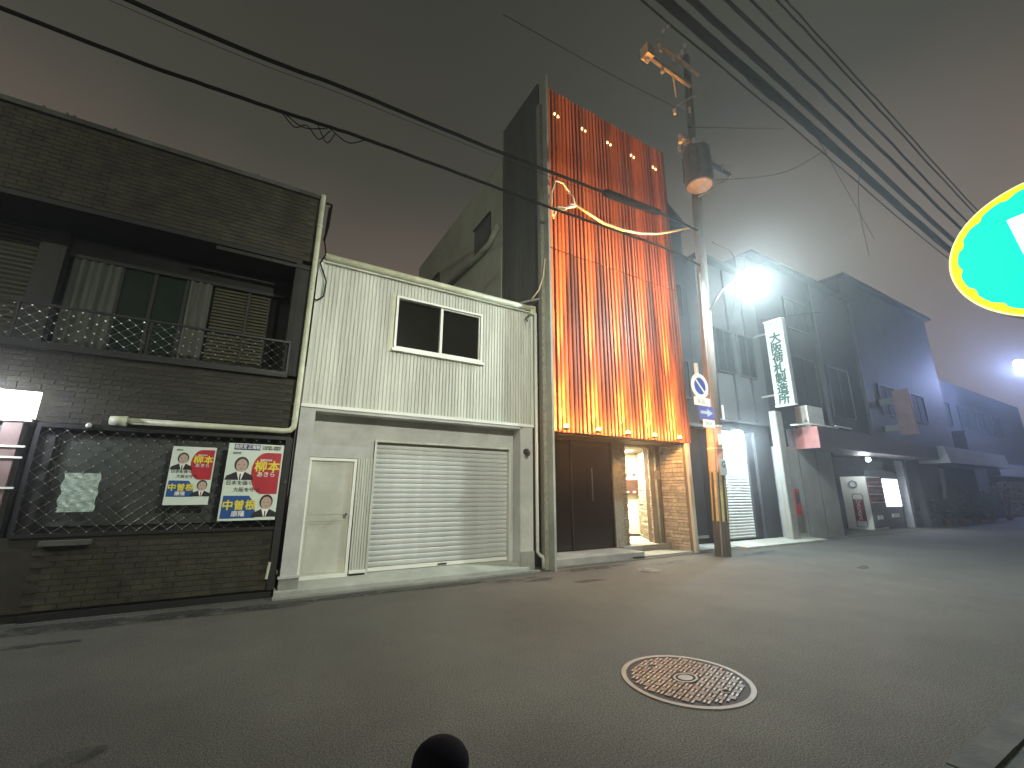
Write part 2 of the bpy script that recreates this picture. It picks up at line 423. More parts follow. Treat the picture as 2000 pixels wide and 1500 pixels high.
# balcony windows Y 8.9
def curtain(x0, x1, z0, z1, y, m, name, label=None, amp=.025, per=.11):
    mb = MB(); n = int((x1-x0)/.02); vs = []
    for i in range(n+1):
        xx = x0 + (x1-x0)*i/n; yy = y + amp*math.sin(xx/per*6.28) + amp*.4*math.sin(xx*37)
        vs += [(xx, yy, z0), (xx, yy, z1)]
    mb.add(vs, [(2*i, 2*i+2, 2*i+3, 2*i+1) for i in range(n)])
    return mb.build(name, m, H, label=label, smooth=True)
B(-9, .2, 9.05, 9.25, 3.50, 5.28).build('inner_wall', 'dark_wall', H)
def slats(x0, x1, z0, z1, y, parent, m, name='blind_slat', step=.062):
    ms = master(name, MB().add([(x0, 0, 0), (x1, 0, 0), (x1, .03, .05), (x0, .03, .05), (x0, 0, .012), (x1, 0, .012)], [(0, 1, 2, 3), (0, 4, 5, 1)]), m, parent, (0, y, z0))
    z = z0 + step
    while z < z1:
        piece(name, ms, parent, (0, y, z)); z += step
sh = B(-5.2, -3.30, 8.96, 9.0, 3.55, 5.64).build('balcony_shutter', 'blind', H, label='yellowish ribbed shutter at the far left of the balcony'); slats(-5.2, -3.30, 3.56, 5.6, 8.93, sh, 'blind', 'shutter_slat', .075)
B(-5.2, -3.15, 8.9, 8.98, 5.64, 5.70).build('shutter_head', 'cream_pipe', H)
B(-3.28, -2.98, 8.80, 8.98, 3.50, 5.62).build('post', 'dark_trim', H)
B(-2.98, .1, 8.90, 9.03, 5.22, 5.28).build('window_head', 'dark_trim', H)
curtain(-2.90, -2.30, 3.52, 5.22, 8.93, 'curtain', 'curtain', 'pale net curtain left of the green window')
w = B(-2.28, -1.42, 8.96, 9.0, 3.52, 5.22).build('balcony_window', 'green_glass', H, label='dark green glazed window')
for a in (-2.30, -1.86, -1.42): B(a-.025, a+.025, 8.93, 8.955, 3.52, 5.22).build('mullion', 'dark_trim', w)
curtain(-1.38, -1.06, 3.52, 5.22, 8.92, 'curtain', 'curtain', 'narrow pale curtain right of the green window')
w = B(-1.03, -.02, 9.0, 9.03, 3.52, 5.22).build('blind_window', 'dark_trim', H, label='window with closed horizontal blinds')
slats(-1.02, -.50, 3.54, 5.18, 8.95, w, 'blind'); slats(-.46, -.14, 3.54, 5.18, 8.95, w, 'blind')
B(-.5, -.46, 8.93, 8.97, 3.52, 5.22).build('mullion', 'dark_trim', w)
# railing
def diamond(parent, x0, x1, z0, z1, y, px, pz, m, mk, name='wire_mesh', r=.004, knot=.009):
    mb = MB(); kn = MB()
    def seg(a, b):
        mb.tube([a, b], r, 4, False)
    W_, H_ = x1-x0, z1-z0
    k = -int(H_/pz) - 2
    s = pz/px
    i = 0
    n = int((W_*s + H_)/pz) + 2
    for i in range(-n, n+1):
        # up lines z = z0 + (x-x0)*s + i*pz
        for sg in (1, -1):
            pts = []
            c = i*pz
            if sg == 1: f = lambda x: z0 + (x-x0)*s + c
            else: f = lambda x: z0 - (x-x0)*s + c
            inv = (lambda z: x0 + (z-z0-c)/s) if sg == 1 else (lambda z: x0 - (z-z0-c)/s)
            cand = []
            for xx in (x0, x1):
                if z0 <= f(xx) <= z1: cand.append((xx, f(xx)))
            for zz in (z0, z1):
                if x0 < inv(zz) < x1: cand.append((inv(zz), zz))
            if len(cand) >= 2:
                cand.sort(); a, b = cand[0], cand[-1]
                if abs(a[0]-b[0]) > .01: seg((a[0], y+.003*sg, a[1]), (b[0], y+.003*sg, b[1]))
    nx = int(W_/(px/2)); nzz = int(H_/(pz/2))
    for i in range(nx+1):
        for j in range(nzz+1):
            if (i+j) % 2 == 0:
                kn.sphere((x0+i*px/2, y-.004, z0+j*pz/2), knot, 5, 3)
    mb.build(name, m, parent, kind='stuff'); kn.build('mesh_knots', mk, parent, kind='stuff')
rail = B(-9, .28, 7.965, 8.005, 4.05, 4.085).build('railing', 'black', H, label='black balcony railing with diamond wire mesh')
B(-9, .28, 7.965, 8.005, 3.50, 3.54).build('bottom_rail', 'black', rail)
for a in (-3.0, -1.6, .27): B(a-.015, a+.015, 7.97, 8.0, 3.54, 4.05).build('rail_post', 'black', rail)
diamond(rail, -5.0, .25, 3.54, 4.05, 7.985, .17, .14, 'mesh_wire_dark', 'mesh_wire')
# lower window behind mesh
B(-2.5, .46, 8.2, 8.3, 1.0, 2.46).build('window_back', 'dark_trim', H)
w = B(-2.3, .40, 8.16, 8.18, 1.12, 2.34).build('ground_window', 'obscured_glass', H, label='wide obscured glass window behind diamond wire mesh')
for a in (-2.32, -1.02, .42): B(a-.03, a+.03, 8.13, 8.155, 1.08, 2.38).build('mullion', 'dark_trim', w)
fr = B(-2.52, .47, 8.0, 8.04, 2.40, 2.455).build('mesh_guard', 'black', H, label='diamond wire guard over the ground floor window')
B(-2.52, .47, 8.0, 8.04, 1.0, 1.045).build('guard_rail', 'black', fr)
for a in (-2.50, .445): B(a-.022, a+.022, 8.0, 8.04, 1.045, 2.40).build('guard_post', 'black', fr)
diamond(fr, -2.48, .42, 1.05, 2.395, 8.02, .17, .155, 'mesh_wire_dark', 'mesh_wire')
B(.40, .50, 7.985, 8.03, .12, 2.44).build('corner_trim', 'dark_trim', H)
# ledge + vent
B(-2.2, -1.72, 7.9, 8.03, .90, .96).build('ledge', 'concrete_dark', H)
B(-1.0, .46, 8.0, 8.03, 5.50, 5.56).build('lower_trim', 'dark_trim', H)  # dark strip just below the balcony soffit
# tiles: nearest 300 as parts, the rest joined
tm = B(0, .222, -.009, 0, 0, .066)
spots = []
for (z0, z1, xa, xb) in ((2.47, 3.43, -8.9, .40), (5.69, 6.98, -8.9, .40), (.13, .98, -8.9, .38)):
    r = 0; z = z0
    while z + .064 < z1:
        x = xb - .222 - (.115 if r % 2 else 0)
        while x > xa:
            if (z0 != .13 or abs(x + 2.6) > .25) and not (z0 == 2.47 and x < -2.56 and z < 2.86): spots.append((x, 8.03 - random.uniform(0, .004), z))
            x -= .23
        z += .072; r += 1
spots.sort(key=lambda s: (s[0]-0)**2*.8 + 64 + (s[2]-1.6)**2 - (40 if 2.4 < s[2] < 3.5 else 0))
t0 = master('tile', tm, 'brown_tile', H, spots[0])
for s in spots[1:300]: piece('tile', t0, H, s)
mb = MB()
for x, y, z in spots[300:]: mb.box(x, x+.222, y-.009, y, z, z+.066)
mb.build('far_tiles', 'brown_tile', H, kind='stuff')
# lit entrance at the far left
w = B(-4.6, -2.58, 8.1, 8.15, 1.0, 2.46).build('entrance_back', 'dark_trim', H)
w = B(-4.4, -2.58, 8.05, 8.09, 2.50, 2.86).build('transom_window', 'window_lit', H, label='brightly lit transom above the entrance at the far left')
B(-4.4, -2.58, 7.99, 8.045, 2.455, 2.50).build('sash', 'frame_white', w)
w = B(-4.3, -2.62, 8.06, 8.09, 1.05, 2.40).build('entrance_door', 'obscured_glass', H, label='glazed entrance door with pinkish bars')
mat('pink_bar', (.20, .14, .125), .5)
for a in (-3.3, -2.75): B(a-.09, a+.09, 8.02, 8.055, 1.05, 2.44).build('door_stile', 'pink_bar', w)
for a in (2.12, 1.98, 1.60): B(-4.3, -2.58, 8.0, 8.02, a, a+.025).build('door_rail', 'frame_white', w)
lamp('entrance_light', 'POINT', (-3.15, 7.6, 2.72), 120, (.80, .86, 1), .05)
B(-3.5, -2.8, 7.55, 7.65, 2.76, 2.80).build('entrance_lamp', 'window_lit', H)
# downpipe with horizontal run
dp = MB(); dp.tube([(.49,7.93,7.06),(.49,7.93,2.72),(.485,7.93,2.62),(.44,7.93,2.56),(.34,7.93,2.54),(-1.66,7.93,2.54)], .045, 10)
dpo = dp.build('downpipe', 'cream_pipe', H, smooth=True, label='cream downpipe turning into a horizontal run')
MB().tube([(-1.62,7.92,2.53),(-1.80,7.92,2.53)], [.075,.06], 12).build('pipe_cap', 'cream_pipe', dpo, smooth=True)
for z in (6.4, 5.1, 4.0, 3.0, 2.75): MB().tube([(.49,7.93,z-.012),(.49,7.93,z+.012)], .052, 10).build('pipe_clamp', 'cream_pipe', dpo)
MB().tube([(.62,8.02,6.9),(.60,8.0,6.2),(.66,8.0,5.9),(.58,8.0,5.7),(.72,8.0,5.35),(.70,8.0,5.05),(.60,8.0,4.95),(.54,8.0,4.97)], .014, 6).build('loose_wire', 'cable', H, smooth=True)
MB().tube([(.56,8.05,7.0),(.66,8.05,7.0),(.64,8.05,6.5),(.60,8.05,6.2)], .025, 6).build('wire_bracket', 'cable', H)
MB().tube([(.38,8.0,.28),(.40,8.0,.52)], .022, 8).build('vent_pipe', 'cream_pipe', H)
B(.45, .475, 7.96, 7.985, 1.70, 1.76).build('hook', 'chrome', H)
B(.50, .525, 7.96, 7.985, .34, .40).build('hook', 'chrome', H)
mb = MB()
for a in (-3.35, -3.1, -3.02, -2.55): mb.sphere((a, 7.99, 7.10), .022, 8, 5)
mb.build('roof_rivets', 'chrome', H, kind='stuff')
MB().sphere((-2.02, 7.98, 2.45), .035, 8, 6).build('bulb_cover', 'frame_white', H)
B(-2.24, .47, 7.98, 8.05, .0, .10).build('drain_slot', 'black', H)

# pouch and posters
P = thing('plastic_pouch', 'crinkled clear plastic pouch tied on the window mesh of the brown house', 'pouch', (-1.95, 7.95, 1.3))
mb = MB(); nx, nz_ = 14, 18; vs = []
for j in range(nz_+1):
    for i in range(nx+1):
        vs.append((-2.13+.36*i/nx + .012*math.sin(j*.9), 7.955 + .008*math.sin(i*1.3+j*.7)*math.sin(j*.5), 1.31+.50*j/nz_))
mb.add(vs, [(j*(nx+1)+i, j*(nx+1)+i+1, (j+1)*(nx+1)+i+1, (j+1)*(nx+1)+i) for j in range(nz_) for i in range(nx)])
mb.build('film', 'plastic_film', P, smooth=False)
B(-2.12, -1.78, 7.965, 7.98, 1.36, 1.78).build('paper_sheet', 'poster_white', P)

def poster(x0, x1, z0, z1, y, label, big):
    w, h = x1-x0, z1-z0
    t = thing('election_poster', label, 'poster', (x0, y, z0), 'campaign posters on the brown house')
    B(x0, x1, y, y+.02, z0, z1).build('sheet', 'poster_white', t)
    X = lambda u: x0+u*w
    Z = lambda v: z0+v*h
    e = y-.002
    def poly(pts, m, name, d=.0015, yy=0, lab=None): return MB().prism([(X(u), e-yy, Z(v)) for u, v in pts], (0, d, 0)).build(name, m, t, label=lab)
    top = .90 if big else .965
    bot = .02 if big else .13
    if big:
        poly([(.10,.915),(.56,.915),(.56,.99),(.10,.99)], 'poster_navy', 'header_strip')
        text('自民党 広報板', w*.092, 'print_white', t, (X(.33), e-.002, Z(.953)), bold=.02, sx=.78)
        text('大阪府第二選挙区\n支部 柳本 事務所', w*.045, 'print_black', t, (X(.77), e-.002, Z(.95)), bold=.02)
    S_ = lambda v: bot + (v)*(top-bot)
    # red panel with curved left side
    pts = [(.97,S_(.985)),(.70,S_(.985))]
    for i in range(13):
        a = math.pi/2 + (math.pi*.95)*i/12
        pts.append((.70+.245*math.cos(a), S_(.70)+ (S_(.985)-S_(.70))*math.sin(a) if i < 7 else S_(.70)+(S_(.70)-S_(.36))*math.sin(a)))
    pts.append((.62,S_(.36))); pts.append((.97,S_(.36)))
    poly(pts, 'poster_red', 'red_panel', yy=.0005)
    pts = [(.03,S_(.01)),(.63,S_(.01)),(.62,S_(.12)),(.58,S_(.24)),(.48,S_(.335)),(.04,S_(.335))]
    poly(pts, 'poster_blue', 'blue_panel', yy=.0005)
    text('柳本', w*.235, 'poster_yellow', t, (X(.735), e-.003, Z(S_(.765))), bold=.035)
    text('あきら', w*.115, 'print_white', t, (X(.73), e-.003, Z(S_(.65))), bold=.02)
    text('中曽根', w*.205, 'poster_yellow', t, (X(.33), e-.003, Z(S_(.19))), bold=.035, sx=.95)
    text('康隆', w*.12, 'print_white', t, (X(.33), e-.003, Z(S_(.07))), bold=.03)
    text('日本を強く', w*.095, 'print_black', t, (X(.28), e-.003, Z(S_(.52))), bold=.015)
    text('大阪を守る', w*.095, 'print_black', t, (X(.42), e-.003, Z(S_(.42))), bold=.015)
    text('自民党', w*.05, 'print_black', t, (X(.16), e-.003, Z(S_(.965))), bold=.02)
    text('衆議院議員', w*.045, 'print_white', t, (X(.70), e-.003, Z(S_(.87))), bold=.02)
    def face(cu, cv, s, name):
        pr = MB().prism([(X(cu+math.cos(a)*s*.30), e-.0012, Z(cv)+math.sin(a)*s*w*.36) for a in [2*math.pi*i/20 for i in range(20)]], (0,.0008,0)).build('portrait', 'print_black', t, label=name)
        MB().prism([(X(cu+.005+math.cos(a)*s*.235), e-.002, Z(cv)-s*w*.055+math.sin(a)*s*w*.31) for a in [2*math.pi*i/20 for i in range(20)]], (0,.0007,0)).build('face', 'print_skin', pr)
        for q in (-1, 1):
            MB().prism([(X(cu+q*s*.10+math.cos(a)*s*.05), e-.0026, Z(cv)-s*w*.03+math.sin(a)*s*w*.014) for a in [2*math.pi*i/8 for i in range(8)]], (0,.0005,0)).build('eye', 'print_black', pr)
        MB().prism([(X(cu+math.cos(a)*s*.07), e-.0026, Z(cv)-s*w*.21+math.sin(a)*s*w*.014) for a in [2*math.pi*i/8 for i in range(8)]], (0,.0005,0)).build('mouth', 'poster_red', pr)
        base = Z(cv)-s*w*.75
        MB().prism([(X(cu-s*.62), e-.0013, base),(X(cu+s*.58), e-.0013, base),(X(cu+s*.5), e-.0013, base+s*w*.22),(X(cu+s*.16), e-.0013, base+s*w*.40),(X(cu-s*.16), e-.0013, base+s*w*.40),(X(cu-s*.55), e-.0013, base+s*w*.20)], (0,.0008,0)).build('suit', 'print_black', pr)
        MB().prism([(X(cu-s*.05), e-.0018, base),(X(cu+s*.05), e-.0018, base),(X(cu+s*.17), e-.0018, base+s*w*.40),(X(cu-s*.17), e-.0018, base+s*w*.40)], (0,.0004,0)).build('shirt', 'print_white', pr)
        MB().prism([(X(cu-s*.03), e-.0022, base),(X(cu+s*.03), e-.0022, base),(X(cu+s*.025), e-.0022, base+s*w*.30),(X(cu-s*.025), e-.0022, base+s*w*.30)], (0,.0004,0)).build('tie', 'print_black', pr)
    face(.27, S_(.80), .42, 'printed portrait of a dark haired person in suit and tie')
    face(.80, S_(.245), .40, 'smaller printed portrait at the lower right')
    return t
poster(-1.05, -.52, 1.385, 2.22, 7.955, 'smaller red, white and blue election poster between pouch and the larger poster', False)
poster(-.37, .385, 1.15, 2.305, 7.94, 'larger election poster with navy header strip beside the white house corner', True)

# ------------------------------------------------------------------ white corrugated house
Wh = thing('white_house', 'white two storey house with corrugated upper wall, roller shutter and dark sliding window', 'house', (3, 8, 0))
# corrugated upper wall
def corr(x0, x1, z0, z1, y, p, d, holes=()):
    mb = MB(); n = int(round((x1-x0)/p)); prof = []
    for i in range(n):
        a = x0 + i*p
        prof += [(a, y), (a+p*.55, y), (a+p*.68, y+d), (a+p*.87, y+d)]
    prof.append((x1, y))
    def strip(pr, za, zb):
        vs = []
        for a, b in pr: vs += [(a, b, za), (a, b, zb)]
        mb.add(vs, [(2*i, 2*i+2, 2*i+3, 2*i+1) for i in range(len(pr)-1)])
    if holes:
        hx0, hx1, hz0, hz1 = holes
        strip([q for q in prof if q[0] <= hx0], z0, z1); strip([q for q in prof if q[0] >= hx1], z0, z1)
        mid = [q for q in prof if hx0 <= q[0] <= hx1]
        l = [q for q in prof if q[0] <= hx0][-1]; r = [q for q in prof if q[0] >= hx1][0]
        mid = [l] + mid + [r]
        strip(mid, z0, hz0); strip(mid, hz1, z1)
    else: strip(prof, z0, z1)
    return mb
corr(.60, 5.34, 3.06, 5.78, 8.10, .0705, .018, (2.06, 4.00, 4.32, 5.44)).build('corrugated_wall', 'white_metal', Wh)
B(.58, 5.36, 8.16, 8.3, 3.04, 4.3).build('wall_core', 'white_render', Wh)
B(.58, 2.02, 8.16, 8.3, 4.3, 5.8).build('wall_core', 'white_render', Wh)
B(4.04, 5.36, 8.16, 8.3, 4.3, 5.8).build('wall_core', 'white_render', Wh)
B(2.02, 4.04, 8.16, 8.3, 5.46, 5.8).build('wall_core', 'white_render', Wh)
B(.57, .66, 8.06, 8.12, 3.06, 5.80).build('corner_trim', 'white_metal', Wh)
B(5.27, 5.37, 8.06, 8.12, 3.06, 5.80).build('corner_trim', 'white_metal', Wh)
B(.6, 5.36, 8.3, 13, 5.0, 5.82).build('roof_body', 'white_render', Wh)
g = MB().tube([(.66, 8.02, 5.86), (5.32, 8.02, 5.86)], .07, 12).build('gutter', 'cream_pipe', Wh, smooth=True)
B(.62, 5.36, 8.03, 8.16, 5.76, 5.84).build('eave_trim', 'white_metal', Wh)
B(5.22, 5.36, 7.96, 8.1, 5.70, 5.92).build('gutter_outlet', 'cream_pipe', g)
B(.56, 5.30, 7.98, 8.16, 2.985, 3.045).build('canopy_trim', 'frame_white', Wh)
B(.80, 5.0, 8.0, 8.42, 2.93, 2.98).build('soffit', 'white_render', Wh)
# window
w = B(2.12, 3.94, 8.17, 8.18, 4.38, 5.40).build('sliding_window', 'dark_glass', Wh, label='two pane dark sliding window in a white frame')
def framebox(x0, x1, z0, z1, y0, y1, t, name, m, parent):
    for i, a in enumerate(((x0, x1, z1-t, z1), (x0, x1, z0, z0+t), (x0, x0+t, z0+t, z1-t), (x1-t, x1, z0+t, z1-t))):
        B(a[0], a[1], y0, y1, a[2], a[3]).build(name, m, parent)
framebox(2.06, 4.0, 4.32, 5.44, 8.05, 8.16, .045, 'window_frame', 'frame_white', w)
B(3.02, 3.055, 8.09, 8.165, 4.37, 5.39).build('sash', 'frame_white', w)
framebox(3.056, 3.95, 4.366, 5.39, 8.10, 8.14, .022, 'sash', 'frame_white', w)
B(2.02, 4.04, 8.02, 8.12, 4.26, 4.315).build('sill', 'frame_white', w)
B(1.98, 2.045, 8.09, 8.12, 4.25, 5.50).build('flashing', 'cream_pipe', w)
# ground floor
B(.56, .80, 8.0, 8.45, 0, 2.98).build('pilaster', 'white_render', Wh)
B(.55, .83, 7.975, 7.999, 0, .26).build('plinth', 'concrete', Wh)
B(.53, .84, 7.96, 8.0, .262, .30).build('plinth_cap', 'white_render', Wh)
B(4.95, 5.27, 8.0, 8.45, 0, 2.98).build('pilaster', 'white_render', Wh)
B(4.935, 5.28, 7.975, 7.999, 0, .38).build('plinth', 'concrete', Wh)
B(.80, 4.95, 8.32, 8.45, 2.50, 2.93).build('recess_wall', 'white_render', Wh)
B(.80, 1.90, 8.32, 8.45, 2.17, 2.50).build('recess_wall', 'white_render', Wh)
B(4.88, 4.95, 8.32, 8.45, .1, 2.50).build('recess_wall', 'white_render', Wh)
# door
d = B(.86, 1.57, 8.335, 8.37, .21, 2.10).build('door', 'door_paint', Wh, label='cream steel door with a mid rail and round knob')
framebox(.81, 1.62, .16, 2.16, 8.30, 8.38, .05, 'door_frame', 'frame_white', d)
B(.87, 1.56, 8.328, 8.336, 1.08, 1.17).build('mid_rail', 'door_paint', d)
framebox(.90, 1.54, 1.19, 2.07, 8.329, 8.336, .018, 'panel_trim', 'door_paint', d)
framebox(.90, 1.54, .25, 1.05, 8.329, 8.336, .018, 'panel_trim', 'door_paint', d)
k = MB().tube([(1.50,8.33,1.19),(1.50,8.28,1.19)], .014, 8).build('door_knob', 'chrome', d)
MB().sphere((1.50,8.265,1.19), .032, 12, 8).build('knob_ball', 'chrome', k, smooth=True)
corr(1.64, 1.92, .25, 2.17, 8.31, .045, .02).build('ribbed_panel', 'white_metal', Wh)
B(1.64, 1.92, 8.29, 8.36, .20, .25).build('panel_sill', 'frame_white', Wh)
B(1.66, 1.90, 8.31, 8.34, .16, .19).build('panel_vent', 'black', Wh)
# shutter
s = B(1.96, 4.88, 8.44, 8.46, .2, 2.52).build('roller_shutter', 'shutter_metal', Wh, label='white roller shutter pulled down')
framebox(1.915, 4.885, .12, 2.535, 8.30, 8.40, .04, 'shutter_frame', 'white_metal', s)
prof = [(0,0),(.02,.012),(.03,.045),(.03,.07),(.012,.085),(0,.092)]
sl = MB()
pts = [(-y_, z_) for y_, z_ in prof]
vs = []
for y_, z_ in pts: vs += [(1.955, y_, z_), (4.875, y_, z_)]
sl.add(vs, [(2*i, 2*i+1, 2*i+3, 2*i+2) for i in range(len(pts)-1)])
ms = master('shutter_slat', sl, 'shutter_metal', s, (0, 8.43, .26))
z = .26 + .092
while z < 2.44: piece('shutter_slat', ms, s, (0, 8.43 + random.uniform(-.002, .002), z)); z += .092
B(1.955, 4.87, 8.385, 8.43, .19, .255).build('bottom_bar', 'frame_white', s)
B(3.30, 3.48, 8.375, 8.386, .205, .235).build('lock_slot', 'black', s)
# small lamp on right jamb
lm = thing('wall_lamp', 'small dark round lamp on the right jamb beside the white shutter', 'lamp', (5.05, 7.95, 2.42))
MB().tube([(5.08,8.0,2.44),(5.08,7.93,2.44)], .06, 14).build('base', 'dark_trim', lm)
MB().sphere((5.08,7.90,2.40), .055, 12, 8, 1.2).build('shade', 'dark_wall', lm, smooth=True)
# apron
mb = MB(); mb.prism([(.50, 7.90, -.01), (.50, 8.45, -.01), (.50, 8.45, .19), (.50, 7.90, .085)], (4.62, 0, 0))
mb.build('concrete_apron', 'concrete_pale', kind='structure')
B(.48, 5.3, 7.80, 7.898, -.01, .035).build('apron_curb', 'concrete', kind='structure')
# right downpipe
dpo = MB().tube([(5.36,7.98,5.75),(5.36,7.98,.36),(5.40,7.97,.30),(5.47,7.96,.26),(5.49,7.96,.20),(5.49,7.96,.02)], .038, 10).build('downpipe', 'white_metal', Wh, smooth=True, label='white downpipe beside the slatted building')
for z in (5.2, 3.9, 2.6, 1.3): MB().tube([(5.36,7.98,z-.012),(5.36,7.98,z+.012)], .045, 10).build('pipe_clamp', 'white_metal', dpo)
MB().tube([(5.25,8.0,5.72),(5.18,7.98,5.66),(5.10,8.0,5.58),(5.16,8.0,5.50)], .02, 6).build('wire_tangle', 'concrete_dark', Wh)

# ------------------------------------------------------------------ slatted building (orange)
O = thing('slatted_building', 'tall narrow building with orange lit vertical slat screen above a stone entrance', 'building', (8, 8, 0))
B(5.62, 10.62, 8.30, 10.0, 3.0, 12.80).build('front_block', 'slat_back', O)
# side cladding (ribbed) facing -x
mb = MB(); n = 21; vs = []
prof = []
for i in range(n):
    a = 8.06 + i*.0925
    prof += [(5.56, a), (5.56, a+.06), (5.575, a+.068), (5.575, a+.085)]
prof.append((5.56, 10.0))
for a, b in prof: vs += [(a, b, 5.9), (a, b, 12.86)]
mb.add(vs, [(2*i, 2*i+1, 2*i+3, 2*i+2) for i in range(len(prof)-1)])
mb.build('side_cladding', 'panel_olive', O)
B(5.58, 5.62, 8.06, 10.0, 0, 12.82).build('side_wall', 'panel_olive', O)
B(5.555, 10.68, 8.05, 10.02, 12.80, 12.86).build('parapet_cap', 'panel_olive', O)
B(5.60, 5.655, 7.70, 8.04, 0, 12.86).build('edge_flashing', 'flashing_grey', O, label='pale vertical flashing at the left edge')
B(5.50, 5.598, 7.90, 8.04, 0, 12.0).build('edge_strip', 'stone_grey', O)
B(10.63, 10.68, 7.98, 8.3, 2.95, 12.86).build('edge_flashing', 'slat', O)
B(10.62, 10.70, 8.3, 14, 3.0, 12.2).build('side_wall', 'panel_olive', O)
# rear body
rb = B(5.60, 10.6, 10.0, 18, 3.0, 11.8).build('rear_block', 'rear_concrete', O)
B(5.53, 5.60, 10.0, 18, 0, 11.8).build('rear_wall', 'rear_concrete', O)
def sidewin(y0, y1, z0, z1):
    w = B(5.515, 5.527, y0, y1, z0, z1).build('rear_window', 'obscured_glass', O)
    B(5.46, 5.515, y0-.03, y1+.03, z1, z1+.05).build('window_hood', 'concrete_dark', w)
    B(5.49, 5.52, y0-.03, y0, z0, z1).build('window_frame', 'concrete_dark', w)
sidewin(10.72, 11.9, 9.27, 10.26); sidewin(15.2, 16.0, 9.4, 10.2)
MB().tube([(5.42, 14.2, 9.12), (5.42, 11.2, 9.02), (5.44, 10.6, 9.1), (5.47, 10.1, 9.45)], .09, 8).build('duct_pipe', 'rear_concrete', O, smooth=True)
# screen slats
SX0, SX1 = 5.70, 10.60; NS = 38; pitch = (SX1-SX0)/NS
lo = B(-.031, .031, -.045, .045, 0, 4.72); hi = B(-.031, .031, -.045, .045, 0, 5.12)
m1 = master('slat', lo, 'slat', O, (SX0+pitch/2, 8.02, 2.95)); m2 = master('slat', hi, 'slat', O, (SX0+pitch/2, 8.02, 7.70))
for i in range(NS):
    yy = 8.02 + random.uniform(-.016, .016)
    xx = SX0 + pitch*(i+.5) + random.uniform(-.006, .006); ra = random.uniform(-.03, .03)
    for k_, mm, zz in ((0, m1, 2.95), (1, m2, 7.70)):
        if i == 0: o = mm
        else: o = piece('slat', mm, O, (xx, yy, zz + random.uniform(-.008, .008)))
        o.rotation_euler.z = ra
for z in (3.3, 5.5, 7.68, 9.9, 12.1): B(5.68, 10.62, 8.10, 8.13, z-.02, z+.02).build('slat_rail', 'slat_back', O)
B(5.66, 10.66, 8.02, 8.30, 2.95, 3.0).build('soffit_edge', 'slat_back', O)
B(5.64, 10.64, 8.3, 9.1, 2.93, 2.995).build('entrance_soffit', 'slat_back', O)
# uplights
for i in range(5):
    xx = 6.04 + i*.972; zz = 3.02
    u = B(xx-.05, xx+.05, 7.72, 7.80, zz-.06, zz).build('uplight', 'black', O)
    B(xx-.015, xx+.015, 7.8, 8.0, zz-.05, zz-.03).build('arm', 'black', u)
    MB().sphere((xx, 7.76, zz+.02), .05, 10, 6).build('bulb', 'lamp_orange', u)
    lamp('uplight_beam', 'SPOT', (xx, 7.74, zz+.075), 75000, (1, .45, .085), .02, (xx, 7.99, 8.2), 11.5, 1)
    lamp('uplight_beam', 'SPOT', (xx, 7.78, zz+.075), 3400, (1, .45, .08), .02, (xx, 8.0, 4.9), 34, 1)
    lamp('uplight_beam', 'SPOT', (xx, 7.80, zz+.075), 600, (1, .52, .12), .02, (xx, 8.0, 3.7), 64, 1)
    lamp('uplight_beam', 'SPOT', (xx, 7.74, zz+.075), 480, (1, .35, .07), .02, (xx, 7.84, 10.0), 46, .8)
    lamp('uplight_spill', 'POINT', (xx, 7.72, zz+.10), 95, (1, .42, .10), .03)
    sp = B(xx*1.0+.14*(i*.2), xx+.14*(i*.2)+.05, 7.93, 7.97, 11.96, 12.02).build('slat_glint', 'glint_glow', O)  # glowing dot pair put in as glints on the slats, no lamps
    B(xx+.14*(i*.2)+.12, xx+.14*(i*.2)+.17, 7.93, 7.97, 11.93, 11.99).build('lens', 'glint_glow', sp)  # second dot of the glint pair
# entrance level
B(5.62, 8.60, 8.06, 9.6, 0, .15).build('raised_floor', 'concrete', O)
B(8.60, 10.45, 8.75, 9.6, 0, .19).build('entrance_step', 'concrete', O)
B(8.2, 10.45, 8.06, 8.75, 0, .05).build('lower_step', 'concrete', O)
# dark glass doors
w = B(5.66, 8.52, 9.0, 9.04, .15, 2.93).build('glass_wall', 'black_glass', O, label='dark brown glass wall left of the entrance')
for a in (5.66, 7.1, 8.50): B(a, a+.03, 8.97, 8.995, .15, 2.93).build('mullion', 'black', w)
B(7.72, 7.76, 8.90, 8.93, 1.35, 2.2).build('door_handle', 'chrome', w)
